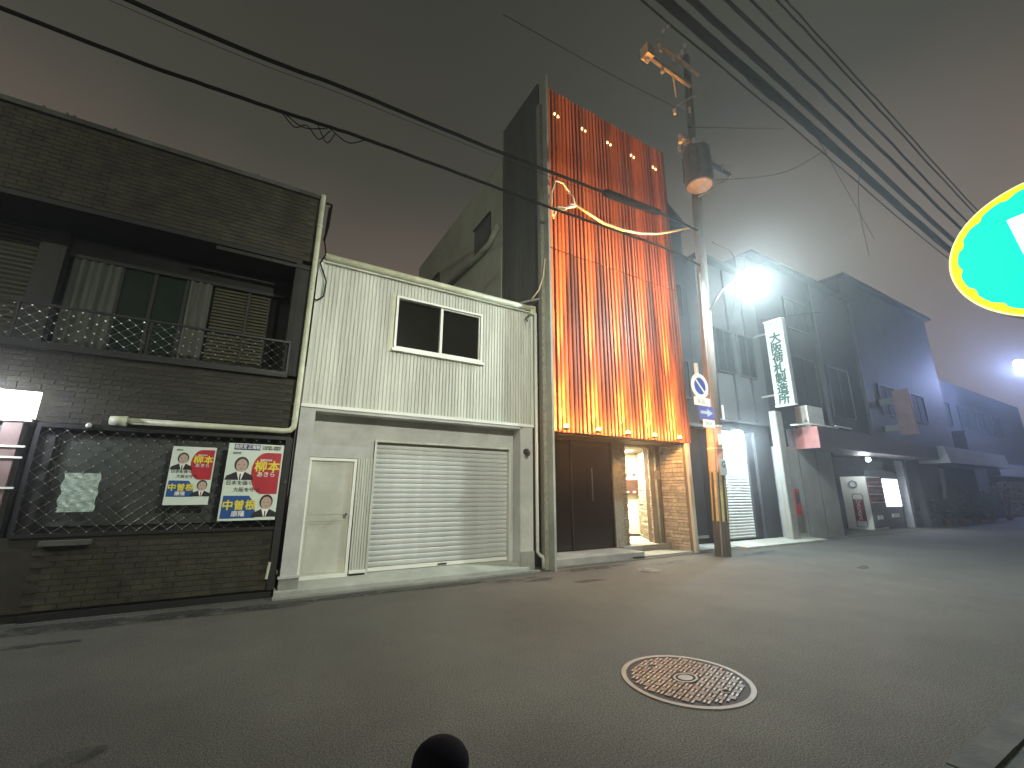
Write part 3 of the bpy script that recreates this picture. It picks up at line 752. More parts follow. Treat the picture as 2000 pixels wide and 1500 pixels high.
# stone pillar A + strips
def stones(x0, x1, z0, z1, y, parent, dirv=None, hgt=(.05, .11), m='stone', seed=1, wl=(.16, .34), limit=999):
    rnd = random.Random(seed); z = z0
    L = x1-x0
    while z < z1 - .01:
        hh = min(rnd.uniform(*hgt), z1-z); a = 0
        while a < L-.01:
            ww = min(rnd.uniform(*wl), L-a)
            if L-a-ww < .05: ww = L-a
            dep = rnd.uniform(.015, .045); g = .004
            if dirv is None:
                MB().add([(x0+a+g, y, z+g), (x0+a+ww-g, y, z+g), (x0+a+ww-g, y, z+hh-g), (x0+a+g, y, z+hh-g),
                          (x0+a+g+.008, y-dep, z+g+.008), (x0+a+ww-g-.008, y-dep*rnd.uniform(.7,1), z+g+.008), (x0+a+ww-g-.008, y-dep, z+hh-g-.008), (x0+a+g+.008, y-dep*rnd.uniform(.7,1), z+hh-g-.008)],
                         [(4,5,6,7),(0,1,5,4),(1,2,6,5),(2,3,7,6),(3,0,4,7)]).build('stone', m, parent)
            else:
                p0, p1 = Vector(dirv[0]), Vector(dirv[1]); t = (p1-p0).normalized(); nrm = Vector(dirv[2])
                def q(u, v, d_): return tuple(p0 + t*u + nrm*d_ + Vector((0, 0, v)))
                MB().add([q(a+g, z+g, 0), q(a+ww-g, z+g, 0), q(a+ww-g, z+hh-g, 0), q(a+g, z+hh-g, 0),
                          q(a+g+.008, z+g+.008, dep), q(a+ww-g-.008, z+g+.008, dep*.85), q(a+ww-g-.008, z+hh-g-.008, dep), q(a+g+.008, z+hh-g-.008, dep*.85)],
                         [(4,5,6,7),(0,1,5,4),(1,2,6,5),(2,3,7,6),(3,0,4,7)]).build('stone', m, parent)
            a += ww
        z += hh
pa = B(8.55, 9.05, 8.98, 9.35, .15, 2.93).build('pillar', 'mortar', O, label='grey stone pillar left of the lit doorway')
B(8.53, 8.86, 8.93, 8.978, .15, 2.93).build('pillar_facing', 'stone_grey', pa)
stones(8.87, 9.05, .16, 2.92, 8.978, pa, m='stone_grey', seed=3, wl=(.08, .18))
# right of opening
pb = B(10.04, 10.46, 9.0, 9.2, .02, 2.93).build('pier', 'mortar', O, label='brown pier with a pipe right of the lit doorway')
MB().tube([(10.2, 8.93, .05), (10.2, 8.93, 2.9)], .035, 10).build('conduit', 'cream_pipe', pb, smooth=True)
B(10.12, 10.30, 8.86, 8.98, 1.95, 2.2).build('meter_box', 'stone_grey', pb)
MB().tube([(10.30,8.95,2.3),(10.38,8.93,2.5),(10.42,8.9,2.75),(10.36,8.9,2.85)], .025, 6).build('cable_run', 'mailbox_brown', pb)
rw = B(10.50, 10.62, 8.06, 9.25, 0, 2.93).build('right_wall', 'mortar', O, label='split stone wall at the right end of the entrance')
stones(0, .82, .03, 2.92, 0, rw, dirv=((10.50, 8.16, 0), (10.50, 8.98, 0), (-1, 0, 0)), hgt=(.07, .13), seed=8, wl=(.2, .4))
B(10.47, 10.60, 7.98, 8.055, 0, 2.94).build('edge_post', 'white_metal', O)
# hall beyond the doorway
hall = MB().prism([(9.05, 9.3, .185), (10.04, 8.95, .185), (11.1, 10.45, .185), (10.9, 11.4, .185), (9.05, 11.4, .185)], (0, 0, .01)).build('hall_floor', 'hall_wall', O)
aw = MB().prism([(10.02, 8.96, .19), (11.10, 10.50, .19), (11.20, 10.43, .19), (10.12, 8.90, .19)], (0, 0, 2.74)).build('hall_side_wall', 'mortar', O, label='split stone side wall of the lit hall')
dv = Vector((1.08, 1.54, 0)).normalized(); nr = Vector((-dv.y, dv.x, 0))
stones(0, 1.86, .2, 2.9, 0, aw, dirv=((10.02, 8.97, 0), (11.10, 10.51, 0), nr), hgt=(.05, .11), seed=5, wl=(.18, .5))
hb = MB().prism([(11.10, 10.45, .19), (9.6, 11.8, .19), (9.65, 11.86, .19), (11.16, 10.51, .19)], (0, 0, 2.74)).build('hall_back_wall', 'hall_wall', O)
B(9.05, 9.09, 9.35, 12, .19, 2.93).build('hall_left_wall', 'hall_wall', O)
MB().prism([(9.1, 9.05, 2.86), (10.04, 9.05, 2.86), (11.2, 10.6, 2.86), (10.9, 12, 2.86), (9.1, 12, 2.86)], (0, 0, .05)).build('hall_ceiling', 'hall_wall', O)
bd = Vector((-1.5, 1.35, 0)).normalized(); bn = Vector((-.67, -.743, 0))
def onback(u0, u1, z0, z1, d0, d1, name, m, parent, label=None):
    p = Vector((11.10, 10.45, 0))
    q = [p+bd*u0+bn*d0, p+bd*u1+bn*d0, p+bd*u1+bn*d1, p+bd*u0+bn*d1]
    return MB().prism([(a.x, a.y, z0) for a in q], (0, 0, z1-z0)).build(name, m, parent, label=label)
mbx = onback(.03, .62, 1.50, 1.98, 0, .14, 'mailbox', 'mailbox_brown', O, 'brown letterbox panel in the lit hall')
for u in (.12, .34): onback(u, u+.09, 1.56, 1.61, .14, .15, 'slot', 'hall_wall', mbx)
for u in (.10, .34): onback(u, u+.09, 2.10, 2.20, 0, .03, 'switch', 'mailbox_brown', hb)
onback(0, 1.2, .2, .27, 0, .02, 'skirting', 'black', hb)
lamp('hall_lamp', 'AREA', (10.0, 9.95, 2.80), 270, (1, .88, .62), .5, (10.0, 9.95, 0))
hl = B(9.8, 10.2, 9.75, 10.15, 2.83, 2.855).build('ceiling_light', 'hall_light', O)
# service cable lit orange
sc = thing('service_cable', 'thick pale service cable lit orange sagging from the slat screen to the pole', 'cable', (5.6, 7.5, 8.5))
MB().tube([(6.43,7.55,8.87),(6.8,7.5,8.72),(7.31,7.5,8.62),(8.0,7.5,8.66),(8.68,7.48,8.77),(9.3,7.45,8.95),(9.9,7.4,9.2),(10.94,7.36,9.70)], .034, 8).build('sheath', 'cable_white', sc, smooth=True)
for k_, pts in enumerate([[(5.66,7.6,8.3),(5.60,7.55,8.9),(5.70,7.5,9.3),(5.95,7.5,9.32),(6.16,7.5,9.1)], [(6.43,7.55,8.87),(6.2,7.5,8.80),(5.95,7.5,8.55),(5.62,7.55,8.50)], [(6.43,7.55,8.87),(6.15,7.48,8.70),(5.9,7.48,8.48),(5.62,7.5,8.45)], [(6.3,7.5,8.85),(6.24,7.48,9.02),(6.14,7.48,9.08)],[(6.3,7.5,8.75),(6.0,7.48,8.6),(5.75,7.5,8.55),(5.64,7.55,8.2)]]):
    MB().tube(pts, .022, 6).build('strand', 'cable_white', sc, smooth=True)
MB().tube([(5.30,8.1,6.1),(5.42,7.9,6.35),(5.52,7.85,6.7),(5.56,7.82,7.2)], .02, 6).build('drop_wire', 'cable_white', sc, smooth=True)
MB().tube([(5.0,8.4,6.05),(5.25,8.2,6.12),(5.48,7.95,6.15)], .03, 6).build('drop_wire', 'concrete', sc, smooth=True)

# ------------------------------------------------------------------ utility pole and what hangs on it
def pole_x(z): return 10.68 + .058*z
PL = thing('utility_pole', 'tall concrete utility pole with striped guard, crossarms and brackets', 'utility pole', (10.68, 7.35, 0))
MB().tube([(pole_x(0),7.35,-.02),(pole_x(9),7.35,9),(pole_x(17),7.35,17)], [.20,.155,.11], 16).build('shaft', 'pole_concrete', PL, smooth=True)
MB().tube([(pole_x(.8),7.35,.85),(pole_x(2.1),7.35,2.12)], [.205,.200], 16).build('guard', 'guard_yellow', PL, label='yellow and black striped guard sleeve')
for k_ in range(9):
    a0 = 2*math.pi*k_/9 + .1
    pts = []
    for (zz, r_) in ((.86, .2085), (2.11, .2035)):
        for da in (0, .12, .24, .36): pts.append((pole_x(zz)+r_*math.cos(a0+da), 7.35+r_*math.sin(a0+da), zz))
    MB().add(pts, [(0,1,5,4),(1,2,6,5),(2,3,7,6)]).build('stripe', 'guard_black', PL)
MB().tube([(pole_x(2.15),7.35,2.14),(pole_x(3.3),7.35,3.35)], [.200,.195], 16).build('wrap', 'pole_wrap', PL, label='faded orange wrap above the guard')
for z in (2.75, 3.36): MB().tube([(pole_x(z),7.35,z-.02),(pole_x(z),7.35,z+.02)], .21, 16).build('band', 'bracket_steel', PL)
MB().tube([(pole_x(0)-.25,7.2,0),(pole_x(3)-.24,7.2,3.0),(pole_x(6)-.22,7.22,8.0)], .022, 6).build('conduit', 'pole_steel', PL)
# label plate with round letter
lp = B(10.60, 10.90, 7.11, 7.125, 2.03, 2.46).build('number_plate', 'sign_white', PL, label='white plate with a round black letter on the pole')
text('G', .22, 'print_black', lp, (10.76, 7.105, 2.30), bold=.03)
B(10.67, 10.90, 7.10, 7.12, 2.83, 3.12).build('notice_plate', 'frame_white', PL)
B(10.99, 11.05, 7.10, 7.13, 3.55, 3.95).build('reflector', 'frame_white', PL)
# crossarms
for (xa, xb, yy, zz) in ((9.14, 11.35, 7.12, 15.25), (9.75, 11.8, 7.05, 15.95), (10.4, 11.2, 7.1, 12.7)):
    arm = B(xa, xb, yy-.05, yy+.05, zz-.06, zz+.06).build('crossarm', 'bracket_steel', PL)
    for t_ in (0.02, .35):
        xx = xa + (xb-xa)*t_
        MB().tube([(xx, yy, zz-.06), (xx, yy, zz-.28)], [.05, .07], 8).build('insulator', 'insulator', arm)
B(9.05, 9.35, 6.95, 7.25, 15.1, 15.5).build('switch_box', 'bracket_steel', PL)
for (a, b) in (((10.45,7.1,13.9),(11.9,7.0,15.3)), ((10.5,6.9,12.3),(11.0,7.2,12.9)), ((10.1,6.9,12.35),(10.5,7.0,12.55)), ((10.75,7.3,14.6),(10.4,7.1,15.3))):
    MB().tube([a, b], .025, 6).build('brace', 'bracket_steel', PL)
for (x_, z_) in ((10.2,12.0),(10.75,12.1),(11.0,12.2),(11.5,12.1),(12.4,12.3),(12.9,12.5),(10.0,16.6),(10.3,17.0),(10.9,16.3),(11.1,16.7),(10.7,16.0),(10.15,13.4),(10.95,13.9)):
    MB().tube([(x_,7.0,z_-.09),(x_,7.0,z_+.09)], [.045,.06], 8).build('insulator', 'insulator', PL)
MB().tube([(11.2,7.2,10.8),(11.9,7.0,11.3),(12.8,6.9,12.1)], .03, 6).build('brace', 'bracket_steel', PL)
B(11.2, 12.9, 7.0, 7.1, 12.2, 12.3).build('crossarm', 'pole_steel', PL)
# transformer
T = thing('pole_transformer', 'grey cylindrical transformer with round base lit orange on the utility pole', 'transformer', (11.0, 6.95, 10.7))
MB().tube([(10.92,6.95,10.95),(10.95,6.95,12.2)], .40, 24).build('tank', 'pole_steel', T, smooth=False)
MB().tube([(10.92,6.95,10.90),(10.92,6.95,10.95)], .37, 24).build('base_disc', 'bracket_steel', T)
MB().tube([(10.95,6.95,12.2),(10.95,6.95,12.32)], [.42,.2], 24).build('lid', 'pole_steel', T)
for a in range(8):
    q = a*math.pi/4; B(10.92+.42*math.cos(q)-.02, 10.92+.42*math.cos(q)+.02, 6.95+.42*math.sin(q)-.02, 6.95+.42*math.sin(q)+.02, 11.1, 12.0).build('cooling_fin', 'pole_steel', T)
for q in (-.2, .1, .3): MB().tube([(10.95+q,6.85,12.25),(10.95+q,6.85,12.55)], .045, 8).build('bushing', 'insulator', T)
# street lamp on the pole
LX, LY, LZ = 10.72, 5.69, 7.16
SL = thing('street_lamp', 'blazing white street lamp on a bracket from the utility pole', 'street lamp', (LX, LY, LZ))
MB().tube([(pole_x(6.9),7.25,6.8),(11.0,6.7,7.25),(LX,LY+.05,7.38)], .03, 8).build('bracket_arm', 'pole_steel', SL, smooth=True)
MB().tube([(LX,LY,7.40),(LX,LY,7.33)], [.06,.16], 16).build('lamp_hood', 'pole_steel', SL)
MB().sphere((LX, LY, LZ+.02), .17, 16, 10).build('lamp_globe', 'lamp_white', SL, smooth=True)
B(LX-.14, LX+.04, LY+.14, LY+.15, LZ-.50, LZ+.12).build('added_light_shield', 'black', SL)  # plate added to keep this lamp's light off the slat screen
lamp('street_light', 'POINT', (LX, LY, LZ-.20), 3200, (.82, .98, 1), .10)
# signs on pole
NP = thing('no_parking_sign', 'round blue sign with ring and diagonal bar in glare-washed cream on the utility pole', 'road sign', (10.2, 7.15, 4.4))
def disc(cx, y, cz, r, t, name, m, parent, n=32):
    return MB().prism([(cx+r*math.cos(2*math.pi*i/n), y, cz+r*math.sin(2*math.pi*i/n)) for i in range(n)], (0, t, 0)).build(name, m, parent)
disc(10.19, 7.16, 4.40, .355, .012, 'ring_plate', 'sign_cream', NP); disc(10.19, 7.155, 4.40, .235, .006, 'blue_disc', 'sign_blue', NP)  # lamp glare put into the colour: red ring and bar painted cream
q = .19
MB().prism([(10.19-q-.02, 7.15, 4.40+q-.015),(10.19-q+.02, 7.15, 4.40+q+.025),(10.19+q+.02, 7.15, 4.40-q+.015),(10.19+q-.02, 7.15, 4.40-q-.025)], (0,.006,0)).build('diagonal_bar', 'sign_cream', NP)
B(10.13, 10.23, 7.18, 7.24, 4.5, 5.06).build('mounting_strip', 'frame_white', NP)
B(10.22, 10.6, 7.19, 7.23, 4.2, 4.25).build('bracket', 'pole_steel', NP)
PP = thing('sign_plate', 'small cream plate under the round no parking sign', 'road sign', (10.2, 7.15, 3.95))
B(9.88, 10.55, 7.15, 7.165, 3.86, 4.08).build('plate', 'sign_cream', PP); text('8-20', .17, 'sign_smudge', PP, (10.18, 7.146, 3.97), bold=.01)
B(10.3, 10.6, 7.19, 7.23, 3.95, 3.99).build('bracket', 'pole_steel', PP)
OW = thing('one_way_sign', 'rectangular blue sign with a pale arrow pointing right on the pole', 'road sign', (10.3, 7.15, 3.6))
B(10.0, 10.64, 7.13, 7.145, 3.50, 3.84).build('plate', 'sign_purple_blue', OW)
MB().prism([(10.06,7.125,3.63),(10.34,7.125,3.63),(10.34,7.125,3.56),(10.57,7.125,3.67),(10.34,7.125,3.78),(10.34,7.125,3.71),(10.06,7.125,3.71)], (0,.004,0)).build('arrow', 'sign_arrow', OW)
B(10.3, 10.62, 7.17, 7.2, 3.66, 3.70).build('bracket', 'pole_steel', OW)
PS = thing('sign_plate', 'white plate with worn writing below the arrow sign', 'road sign', (10.3, 7.15, 3.3))
B(10.14, 10.62, 7.13, 7.145, 3.27, 3.48).build('plate', 'frame_white', PS); text('自転車', .10, 'sign_grey_ink', PS, (10.36, 7.126, 3.38), bold=.0)
B(10.3, 10.62, 7.17, 7.2, 3.36, 3.40).build('bracket', 'pole_steel', PS)

# overhead cables
def cable(pts, r, label, n=6, wob=0):
    out_ = []; pts = [Vector(p) for p in pts]
    for i in range(len(pts)-1):
        k_ = 12
        for j in range(k_):
            t_ = j/k_; a, b = pts[i], pts[i+1]
            p0 = pts[i-1] if i else a*2-b; p3 = pts[i+2] if i+2 < len(pts) else b*2-a
            p = .5*((2*a) + (b-p0)*t_ + (2*p0-5*a+4*b-p3)*t_*t_ + (3*a-p0-3*b+p3)*t_**3)
            out_.append(p + Vector((0, random.uniform(-wob, wob), random.uniform(-wob, wob))))
    out_.append(pts[-1])
    o = MB().tube(out_, r, n).build('overhead_cable', 'cable', smooth=True)
    return solo(o, label, 'cable', 'overhead cables along the street')
c1 = [(-12,7.1,9.0),(-2.5,7.1,8.71),(.8,7.1,8.86),(3.84,7.1,8.98),(6.89,7.1,9.19),(9.15,7.15,9.42),(11.1,7.3,9.6)]
c2 = [(-12,7.1,8.0),(-3.6,7.1,7.73),(-.73,7.1,7.80),(.88,7.1,7.93),(3.85,7.1,8.03),(5.6,7.1,8.09),(9.22,7.1,8.27),(11.0,7.3,8.35)]
cable(c1, .036, 'thick black cable passing in front of the upper slat screen', wob=.004)
cable([(p[0], p[1]+.25, p[2]+.10) for p in c1], .006, 'hair thin wire just above the thick cable at the left', 4)
cable(c2, .030, 'lower black cable with loose loops between brown house and slat screen', wob=.006)
so = MB().tube([(6.95,7.1,9.20),(7.05,7.1,9.21),(9.1,7.13,9.40),(9.2,7.14,9.42)], [.05,.10,.085,.04], 10).build('splice_closure', 'cable', smooth=True)
solo(so, 'long dark splice sleeve on the cable in front of the slats', 'cable sleeve')
for pts in ([(-.35,7.1,7.80),(-.14,7.1,7.62),(.04,7.1,7.74),(.25,7.1,7.56),(.41,7.1,7.82)], [(.2,7.1,7.84),(.38,7.1,7.55),(.5,7.1,7.80)], [(.4,7.1,7.86),(.72,7.1,7.72),(1.0,7.1,7.9)], [(-.3,7.1,7.8),(0,7.1,7.68),(.36,7.1,7.84)]):
    LP = globals().setdefault('LP', ['longest loose wire loop dangling from the lower cable', 'deep hook shaped loop beneath the lower cable', 'rightmost shallow wire loop under the lower cable', 'shallow wire strand hugging the lower cable above its loops'])
    cable(pts, .010, LP.pop(0), 5)
cable([(4.0,7.3,13.4),(7.86,7.3,13.75),(11.1,7.3,14.2)], .010, 'single thin wire running above the slatted building to the pole', 4)
o = MB().tube([(-.9,12,7),(-.9,12,9.9)], .012, 4).build('roof_antenna', 'cable'); solo(o, 'faint thin antenna mast on the brown house roof', 'antenna')
heavy = [(6.0,15.75,.15,'heaviest black cable bundle crossing above the pole at the upper right'), (5.5,15.55,.10,'black cable right beside the heaviest bundle'), (5.0,15.7,.06,'third cable from the pole at the top right'),
         (4.7,15.9,.04,'fourth cable from the pole at the top right'), (4.35,16.1,.03,'fifth cable from the pole at the top right'), (6.25,15.5,.03,'thin cable tight below the heaviest bundle'), (4.1,15.7,.025,'outermost thin cable at the top right')]
for y_, z_, r_, lab in heavy:
    cable([(2,y_,z_+.5),(8.8,y_,z_+.1),(14.2,y_,z_-.1),(19.5,y_,z_-.35),(31.5,y_,z_-.9),(50,y_,z_-.6),(70,y_,z_)], r_, lab, 6, .01)
MB().tube([(13.1,6.0,15.68),(13.2,6.0,15.66),(14.6,6,15.60),(14.7,6,15.60)], [.08,.17,.17,.08], 8).build('cable_box', 'cable')
solo(bpy.data.objects['cable_box'], 'dark box clamped on the heaviest cable bundle', 'cable box')
for pts, lab in (([(17.5,6,15.3),(30,8.5,16.2)], 'thin wire branching right from the heavy bundle'), ([(20,5.5,15.0),(22,6.5,14.2),(32,9.5,16.2)], 'thin sagging wire branching right below the other branch'),
                 ([(11.2,7.3,13.6),(16,6.5,15.3)], 'thin wire rising from pole to the heavy bundle'), ([(11.3,7.3,11.5),(14.5,6.2,12.4),(18.5,6,15.2)], 'thin wire from transformer up to the heavy bundle'),
                 ([(11.3,7.0,9.1),(13.3,7.5,9.3),(14.0,8.3,7.4)], 'thin drop wire from street lamp bracket to the shutter shop'), ([(13.97,7.3,7.19),(16,7.3,7.8),(18.3,7.3,8.45)], 'pale stay wire above the vertical green lettered sign')):
    cable(pts, .012, lab, 4)

# ------------------------------------------------------------------ right-hand buildings
mat('board_grey', (.34,.34,.32), .8, var=.1, scale=1.2, dirt=.2)
mat('frame_dark', (.035, .04, .045), .6)
mat('dull_glass', (.02, .026, .03), .75, var=.25, spec=.15)
def windows(parent, xs, zs, w, h, y, m='dull_glass'):
    for x_ in xs:
        for z_ in zs:
            g_ = B(x_, x_+w, y-.03, y-.01, z_, z_+h).build('window', m, parent)
            framebox(x_-.05, x_+w+.05, z_-.05, z_+h+.05, y-.07, y-.002, .05, 'window_frame', 'frame_dark', g_)
            B(x_+w/2-.02, x_+w/2+.02, y-.055, y-.032, z_, z_+h).build('sash', 'frame_dark', g_)
n1 = thing('narrow_house', 'narrow dark house squeezed between slatted building and shutter shop', 'house', (11.5, 8.9, 0))
B(10.72, 12.40, 8.95, 9.15, 0, 3.7).build('ground_wall', 'shop_dark', n1)
B(10.72, 12.40, 8.85, 13, 3.72, 10.9).build('upper_wall', 'shop_wall', n1)
B(10.72, 12.42, 8.6, 8.98, 3.62, 3.71).build('canopy', 'shop_dark', n1)
B(10.75, 12.35, 8.90, 8.94, .22, .30).build('sill', 'concrete', n1)
windows(n1, (11.0,), (4.6, 7.4), 1.0, 1.2, 8.85)
B(11.55, 11.60, 8.80, 8.845, 3.8, 10.8).build('downpipe', 'pole_steel', n1)
MB().prism([(10.70, 8.6, 10.9), (12.5, 8.6, 10.9), (12.5, 8.6, 11.0), (10.70, 8.6, 12.1)], (0, 5, 0)).build('roof', 'shop_dark', n1)
B(10.70, 12.4, 8.0, 8.9, 0, .07).build('narrow_step', 'concrete', n1)

n2 = thing('shutter_shop', 'pale two storey shop with a tall roller shutter lit by a bare wall lamp', 'shop', (14, 8.6, 0))
B(12.42, 12.80, 8.60, 13, 0, 3.9).build('left_pier', 'shop_dark', n2)
B(12.80, 14.95, 8.60, 13, 3.62, 3.9).build('lintel', 'shop_wall', n2)
B(14.95, 15.9, 8.60, 13, 0, 3.9).build('right_wall', 'shop_dark', n2)
B(12.42, 15.9, 8.45, 13, 3.92, 9.6).build('upper_wall', 'shop_wall_pale', n2)
B(12.36, 16.0, 8.2, 13.1, 9.6, 9.75).build('roof', 'shop_dark', n2)
for a in (12.9, 13.9, 14.9): B(a, a+.06, 8.40, 8.445, 3.95, 9.55).build('panel_joint', 'shop_wall', n2)
windows(n2, (13.1, 14.4), (5.6,), .9, 1.5, 8.45)
s = B(12.8, 14.6, 8.80, 8.84, .12, 3.62).build('roller_shutter', 'shutter_metal', n2, label='tall narrow roller shutter under the wall lamp')
vs = []
for y_, z_ in pts_ if False else [(-a, b) for a, b in prof[:0]] or [(0,0),(-.02,.012),(-.03,.045),(-.03,.07),(-.012,.085),(0,.092)]: vs += [(12.8, y_, z_), (14.6, y_, z_)]
ms = master('shutter_slat', MB().add(vs, [(2*i, 2*i+1, 2*i+3, 2*i+2) for i in range(5)]), 'shutter_metal', s, (0, 8.79, .14))
z = .14+.092
while z < 3.55: piece('shutter_slat', ms, s, (0, 8.79, z)); z += .092
B(14.6, 14.95, 8.7, 8.9, .05, 3.62).build('shutter_pier', 'shop_dark', n2)
MB().prism([(12.4, 7.75, -.01), (12.4, 8.6, -.01), (12.4, 8.6, .11), (12.4, 7.75, .06)], (4.6, 0, 0)).build('shop_apron', 'concrete_pale', kind='structure')
wl = thing('wall_lamp', 'bare glaring white lamp above the tall shutter right of the pole', 'lamp', (13.6, 8.3, 3.4))
MB().tube([(13.62,8.6,3.62),(13.62,8.42,3.62)], .03, 8).build('arm', 'pole_steel', wl)
MB().sphere((13.62, 8.36, 3.42), .17, 14, 8).build('bulb', 'lamp_small', wl, smooth=True)
MB().tube([(13.62,8.36,3.60),(13.62,8.36,3.50)], [.05,.09], 10).build('shade', 'pole_steel', wl)
lamp('wall_light', 'POINT', (13.62, 8.22, 3.26), 650, (.72, .90, 1), .05)

# vertical sign
VS = thing('vertical_shop_sign', 'tall white projecting sign with vertical green lettering and grey top lines', 'sign', (15.5, 7.7, 4.5))
B(15.45, 15.62, 7.36, 7.98, 4.52, 7.62).build('light_box', 'sign_white', VS, bevel=.015)
framebox_pts = ((7.34, 8.0, 4.49, 4.52), (7.34, 8.0, 7.62, 7.65))
for y0, y1, z0, z1 in framebox_pts: B(15.44, 15.63, y0, y1, z0, z1).build('frame', 'frame_white', VS)
B(15.44, 15.63, 7.33, 7.36, 4.52, 7.62).build('frame', 'pole_steel', VS)
for z_ in (4.9, 7.2): B(15.5, 15.56, 7.98, 8.45, z_, z_+.06).build('bracket', 'pole_steel', VS)
for i, ch in enumerate('大阪荷札製造所'):
    text(ch, .40, 'sign_green_ink', VS, (15.443, 7.66, 6.93 - i*.372), right=(0,-1,0), bold=.05, name='character')
text('株式\n会社', .24, 'sign_grey_ink', VS, (15.443, 7.67, 7.36), right=(0,-1,0), bold=.04, spacing=.85)

n3 = thing('long_shop', 'long dark shop house with tiled pillar and deep maroon eave', 'shop', (19, 8.3, 0))
pl_ = B(15.62, 16.0, 8.12, 8.34, 0, 4.4).build('tiled_pillar', 'mortar', n3, label='white tiled pillar right of the tall shutter')
mb = MB(); r = 0; z = .02
while z < 4.35:
    x = 15.63 - (.055 if r % 2 else 0)
    while x < 15.97:
        mb.box(max(x, 15.622), min(x+.10, 15.998), 8.108, 8.122, z, z+.052); x += .108
    y = 8.13
    while y < 8.3: mb.box(15.608, 15.622, y, min(y+.10, 8.34), z, z+.052); y += .108
    z += .06; r += 1
mb.build('pillar_tiles', 'white_tile', pl_, kind='stuff')
B(16.0, 19.7, 8.35, 13, 0, 3.2).build('side_wall', 'board_grey', n3)
for a in (17.2, 18.45): B(a, a+.015, 8.342, 8.349, .02, 3.15).build('board_joint', 'shop_wall', n3)
B(16.0, 24.5, 8.6, 14, 3.9, 10.9).build('upper_wall', 'shop_wall', n3)
B(19.9, 29.0, 9.95, 14, 0, 3.2).build('recessed_wall', 'shop_dark', n3)
B(24.5, 36.0, 8.7, 14, 3.9, 12.3).build('upper_wall', 'shop_dark', n3)
B(17.15, 38, 7.55, 8.6, 3.16, 3.88).build('eave', 'maroon', n3)
B(17.10, 17.148, 7.53, 8.34, 3.13, 3.90).build('eave_end', 'pink_panel', n3, label='pinkish end panel of the eave')
B(15.95, 24.6, 8.3, 14.2, 10.9, 11.02).build('roof', 'shop_dark', n3)
B(24.45, 36.1, 8.4, 14.2, 12.3, 12.45).build('roof', 'shop_dark', n3)
windows(n3, (18.2, 21.2), (4.8,), 1.9, 2.2, 8.6); windows(n3, (18.4,), (8.3,), 1.7, 1.3, 8.6); windows(n3, (26.6, 30.6), (5.4,), 1.8, 1.5, 8.7)
for a in (20.55, 24.4): B(a, a+.12, 8.45, 8.58, 3.9, 10.8).build('downpipe', 'frame_dark', n3)
B(19.7, 19.9, 8.35, 9.95, 0, 3.2).build('recess_side', 'shop_dark', n3)
for a in (28.2,): B(a, a+.25, 8.3, 8.55, 0, 3.2).build('post', 'shop_wall_pale', n3)
B(27.0, 27.3, 8.5, 8.8, 0, 3.1).build('post', 'awning', n3, label='pale post beside the vending machines')
MB().prism([(28.6,8.5,3.95),(28.6,7.3,3.80),(28.6,7.15,3.0),(28.6,8.5,3.0)], (10, 0, 0)).build('awning', 'awning', n3, label='pale grey sloping awning further down')
rb_ = thing('red_box', 'red box fixed on the wall beside the white tiled pillar', 'box', (16.5, 8.3, 1.0))
B(16.04, 16.40, 8.10, 8.34, .85, 1.70).build('body', 'red_paint', rb_, bevel=.01); B(16.08, 16.36, 8.09, 8.10, 1.2, 1.6).build('door', 'maroon', rb_)
mat('wall_board', (.38,.40,.38), .6)
AC = thing('air_conditioner', 'cream outdoor air conditioner unit on top of the eave', 'air conditioner', (17.7, 8, 3.9))
B(17.2, 18.35, 7.80, 8.25, 4.0, 4.72).build('casing', 'ac_white', AC, bevel=.02)
for i in range(9): B(17.185, 17.198, 7.86, 8.2, 4.08+i*.065, 4.105+i*.065).build('grille_bar', 'ac_grille', AC)
for a in (17.3, 18.2): B(a, a+.06, 7.8, 8.25, 3.885, 3.995).build('foot', 'pole_steel', AC)
pp = MB().tube([(16.3,8.0,3.93),(16.9,7.7,3.98),(17.6,7.55,3.95),(18.6,7.5,3.93)], .03, 6).build('drain_pipe', 'frame_white', smooth=True); solo(pp, 'curved white pipe lying on the eave below the air conditioner', 'pipe')
pp = MB().tube([(18.4,7.5,4.0),(19.4,7.4,3.95)], .03, 6).build('white_rod', 'frame_white'); solo(pp, 'short white rod on the eave right of the air conditioner', 'rod')
RS = thing('projecting_sign', 'faded reddish projecting sign on brackets above the long eave', 'sign', (26.5, 8, 4.2))
mat('faded_red', (.30,.18,.19), .6, var=.2, scale=1.5)
B(26.4, 26.62, 7.50, 8.15, 4.25, 6.45).build('board', 'faded_red', RS, bevel=.03)
for z_ in (4.5, 5.8): B(26.45, 26.55, 8.15, 8.7, z_, z_+.3).build('bracket', 'awning', RS)

# vending machines
V1 = thing('vending_machine', 'white vending machine with a red can picture on its side', 'vending machine', (24.2, 9.3, 0), 'vending machines under the eave')
B(23.45, 25.0, 8.78, 9.75, .02, 2.30).build('cabinet', 'vend_white', V1, bevel=.01)
B(23.5, 24.98, 8.75, 8.778, .10, 2.25).build('front_panel', 'vend_grey', V1)
for z_ in (1.15, 1.5, 1.85): B(23.55, 24.93, 8.73, 8.748, z_, z_+.05).build('shelf', 'frame_white', V1)
for z_ in (1.22, 1.57, 1.92):
    for i in range(8): MB().tube([(23.65+i*.165, 8.74, z_), (23.65+i*.165, 8.74, z_+.17)], .035, 6).build('drink_can', 'vend_red' if i % 3 == 0 else 'vend_grey', V1)
B(23.9, 24.4, 8.72, 8.748, .45, .62).build('dispenser_flap', 'frame_white', V1)
disc_pts = [(23.44, 9.28+.16*math.cos(a), 1.96+.16*math.sin(a)) for a in [math.pi*2*i/6+.5 for i in range(6)]]
hx = MB()
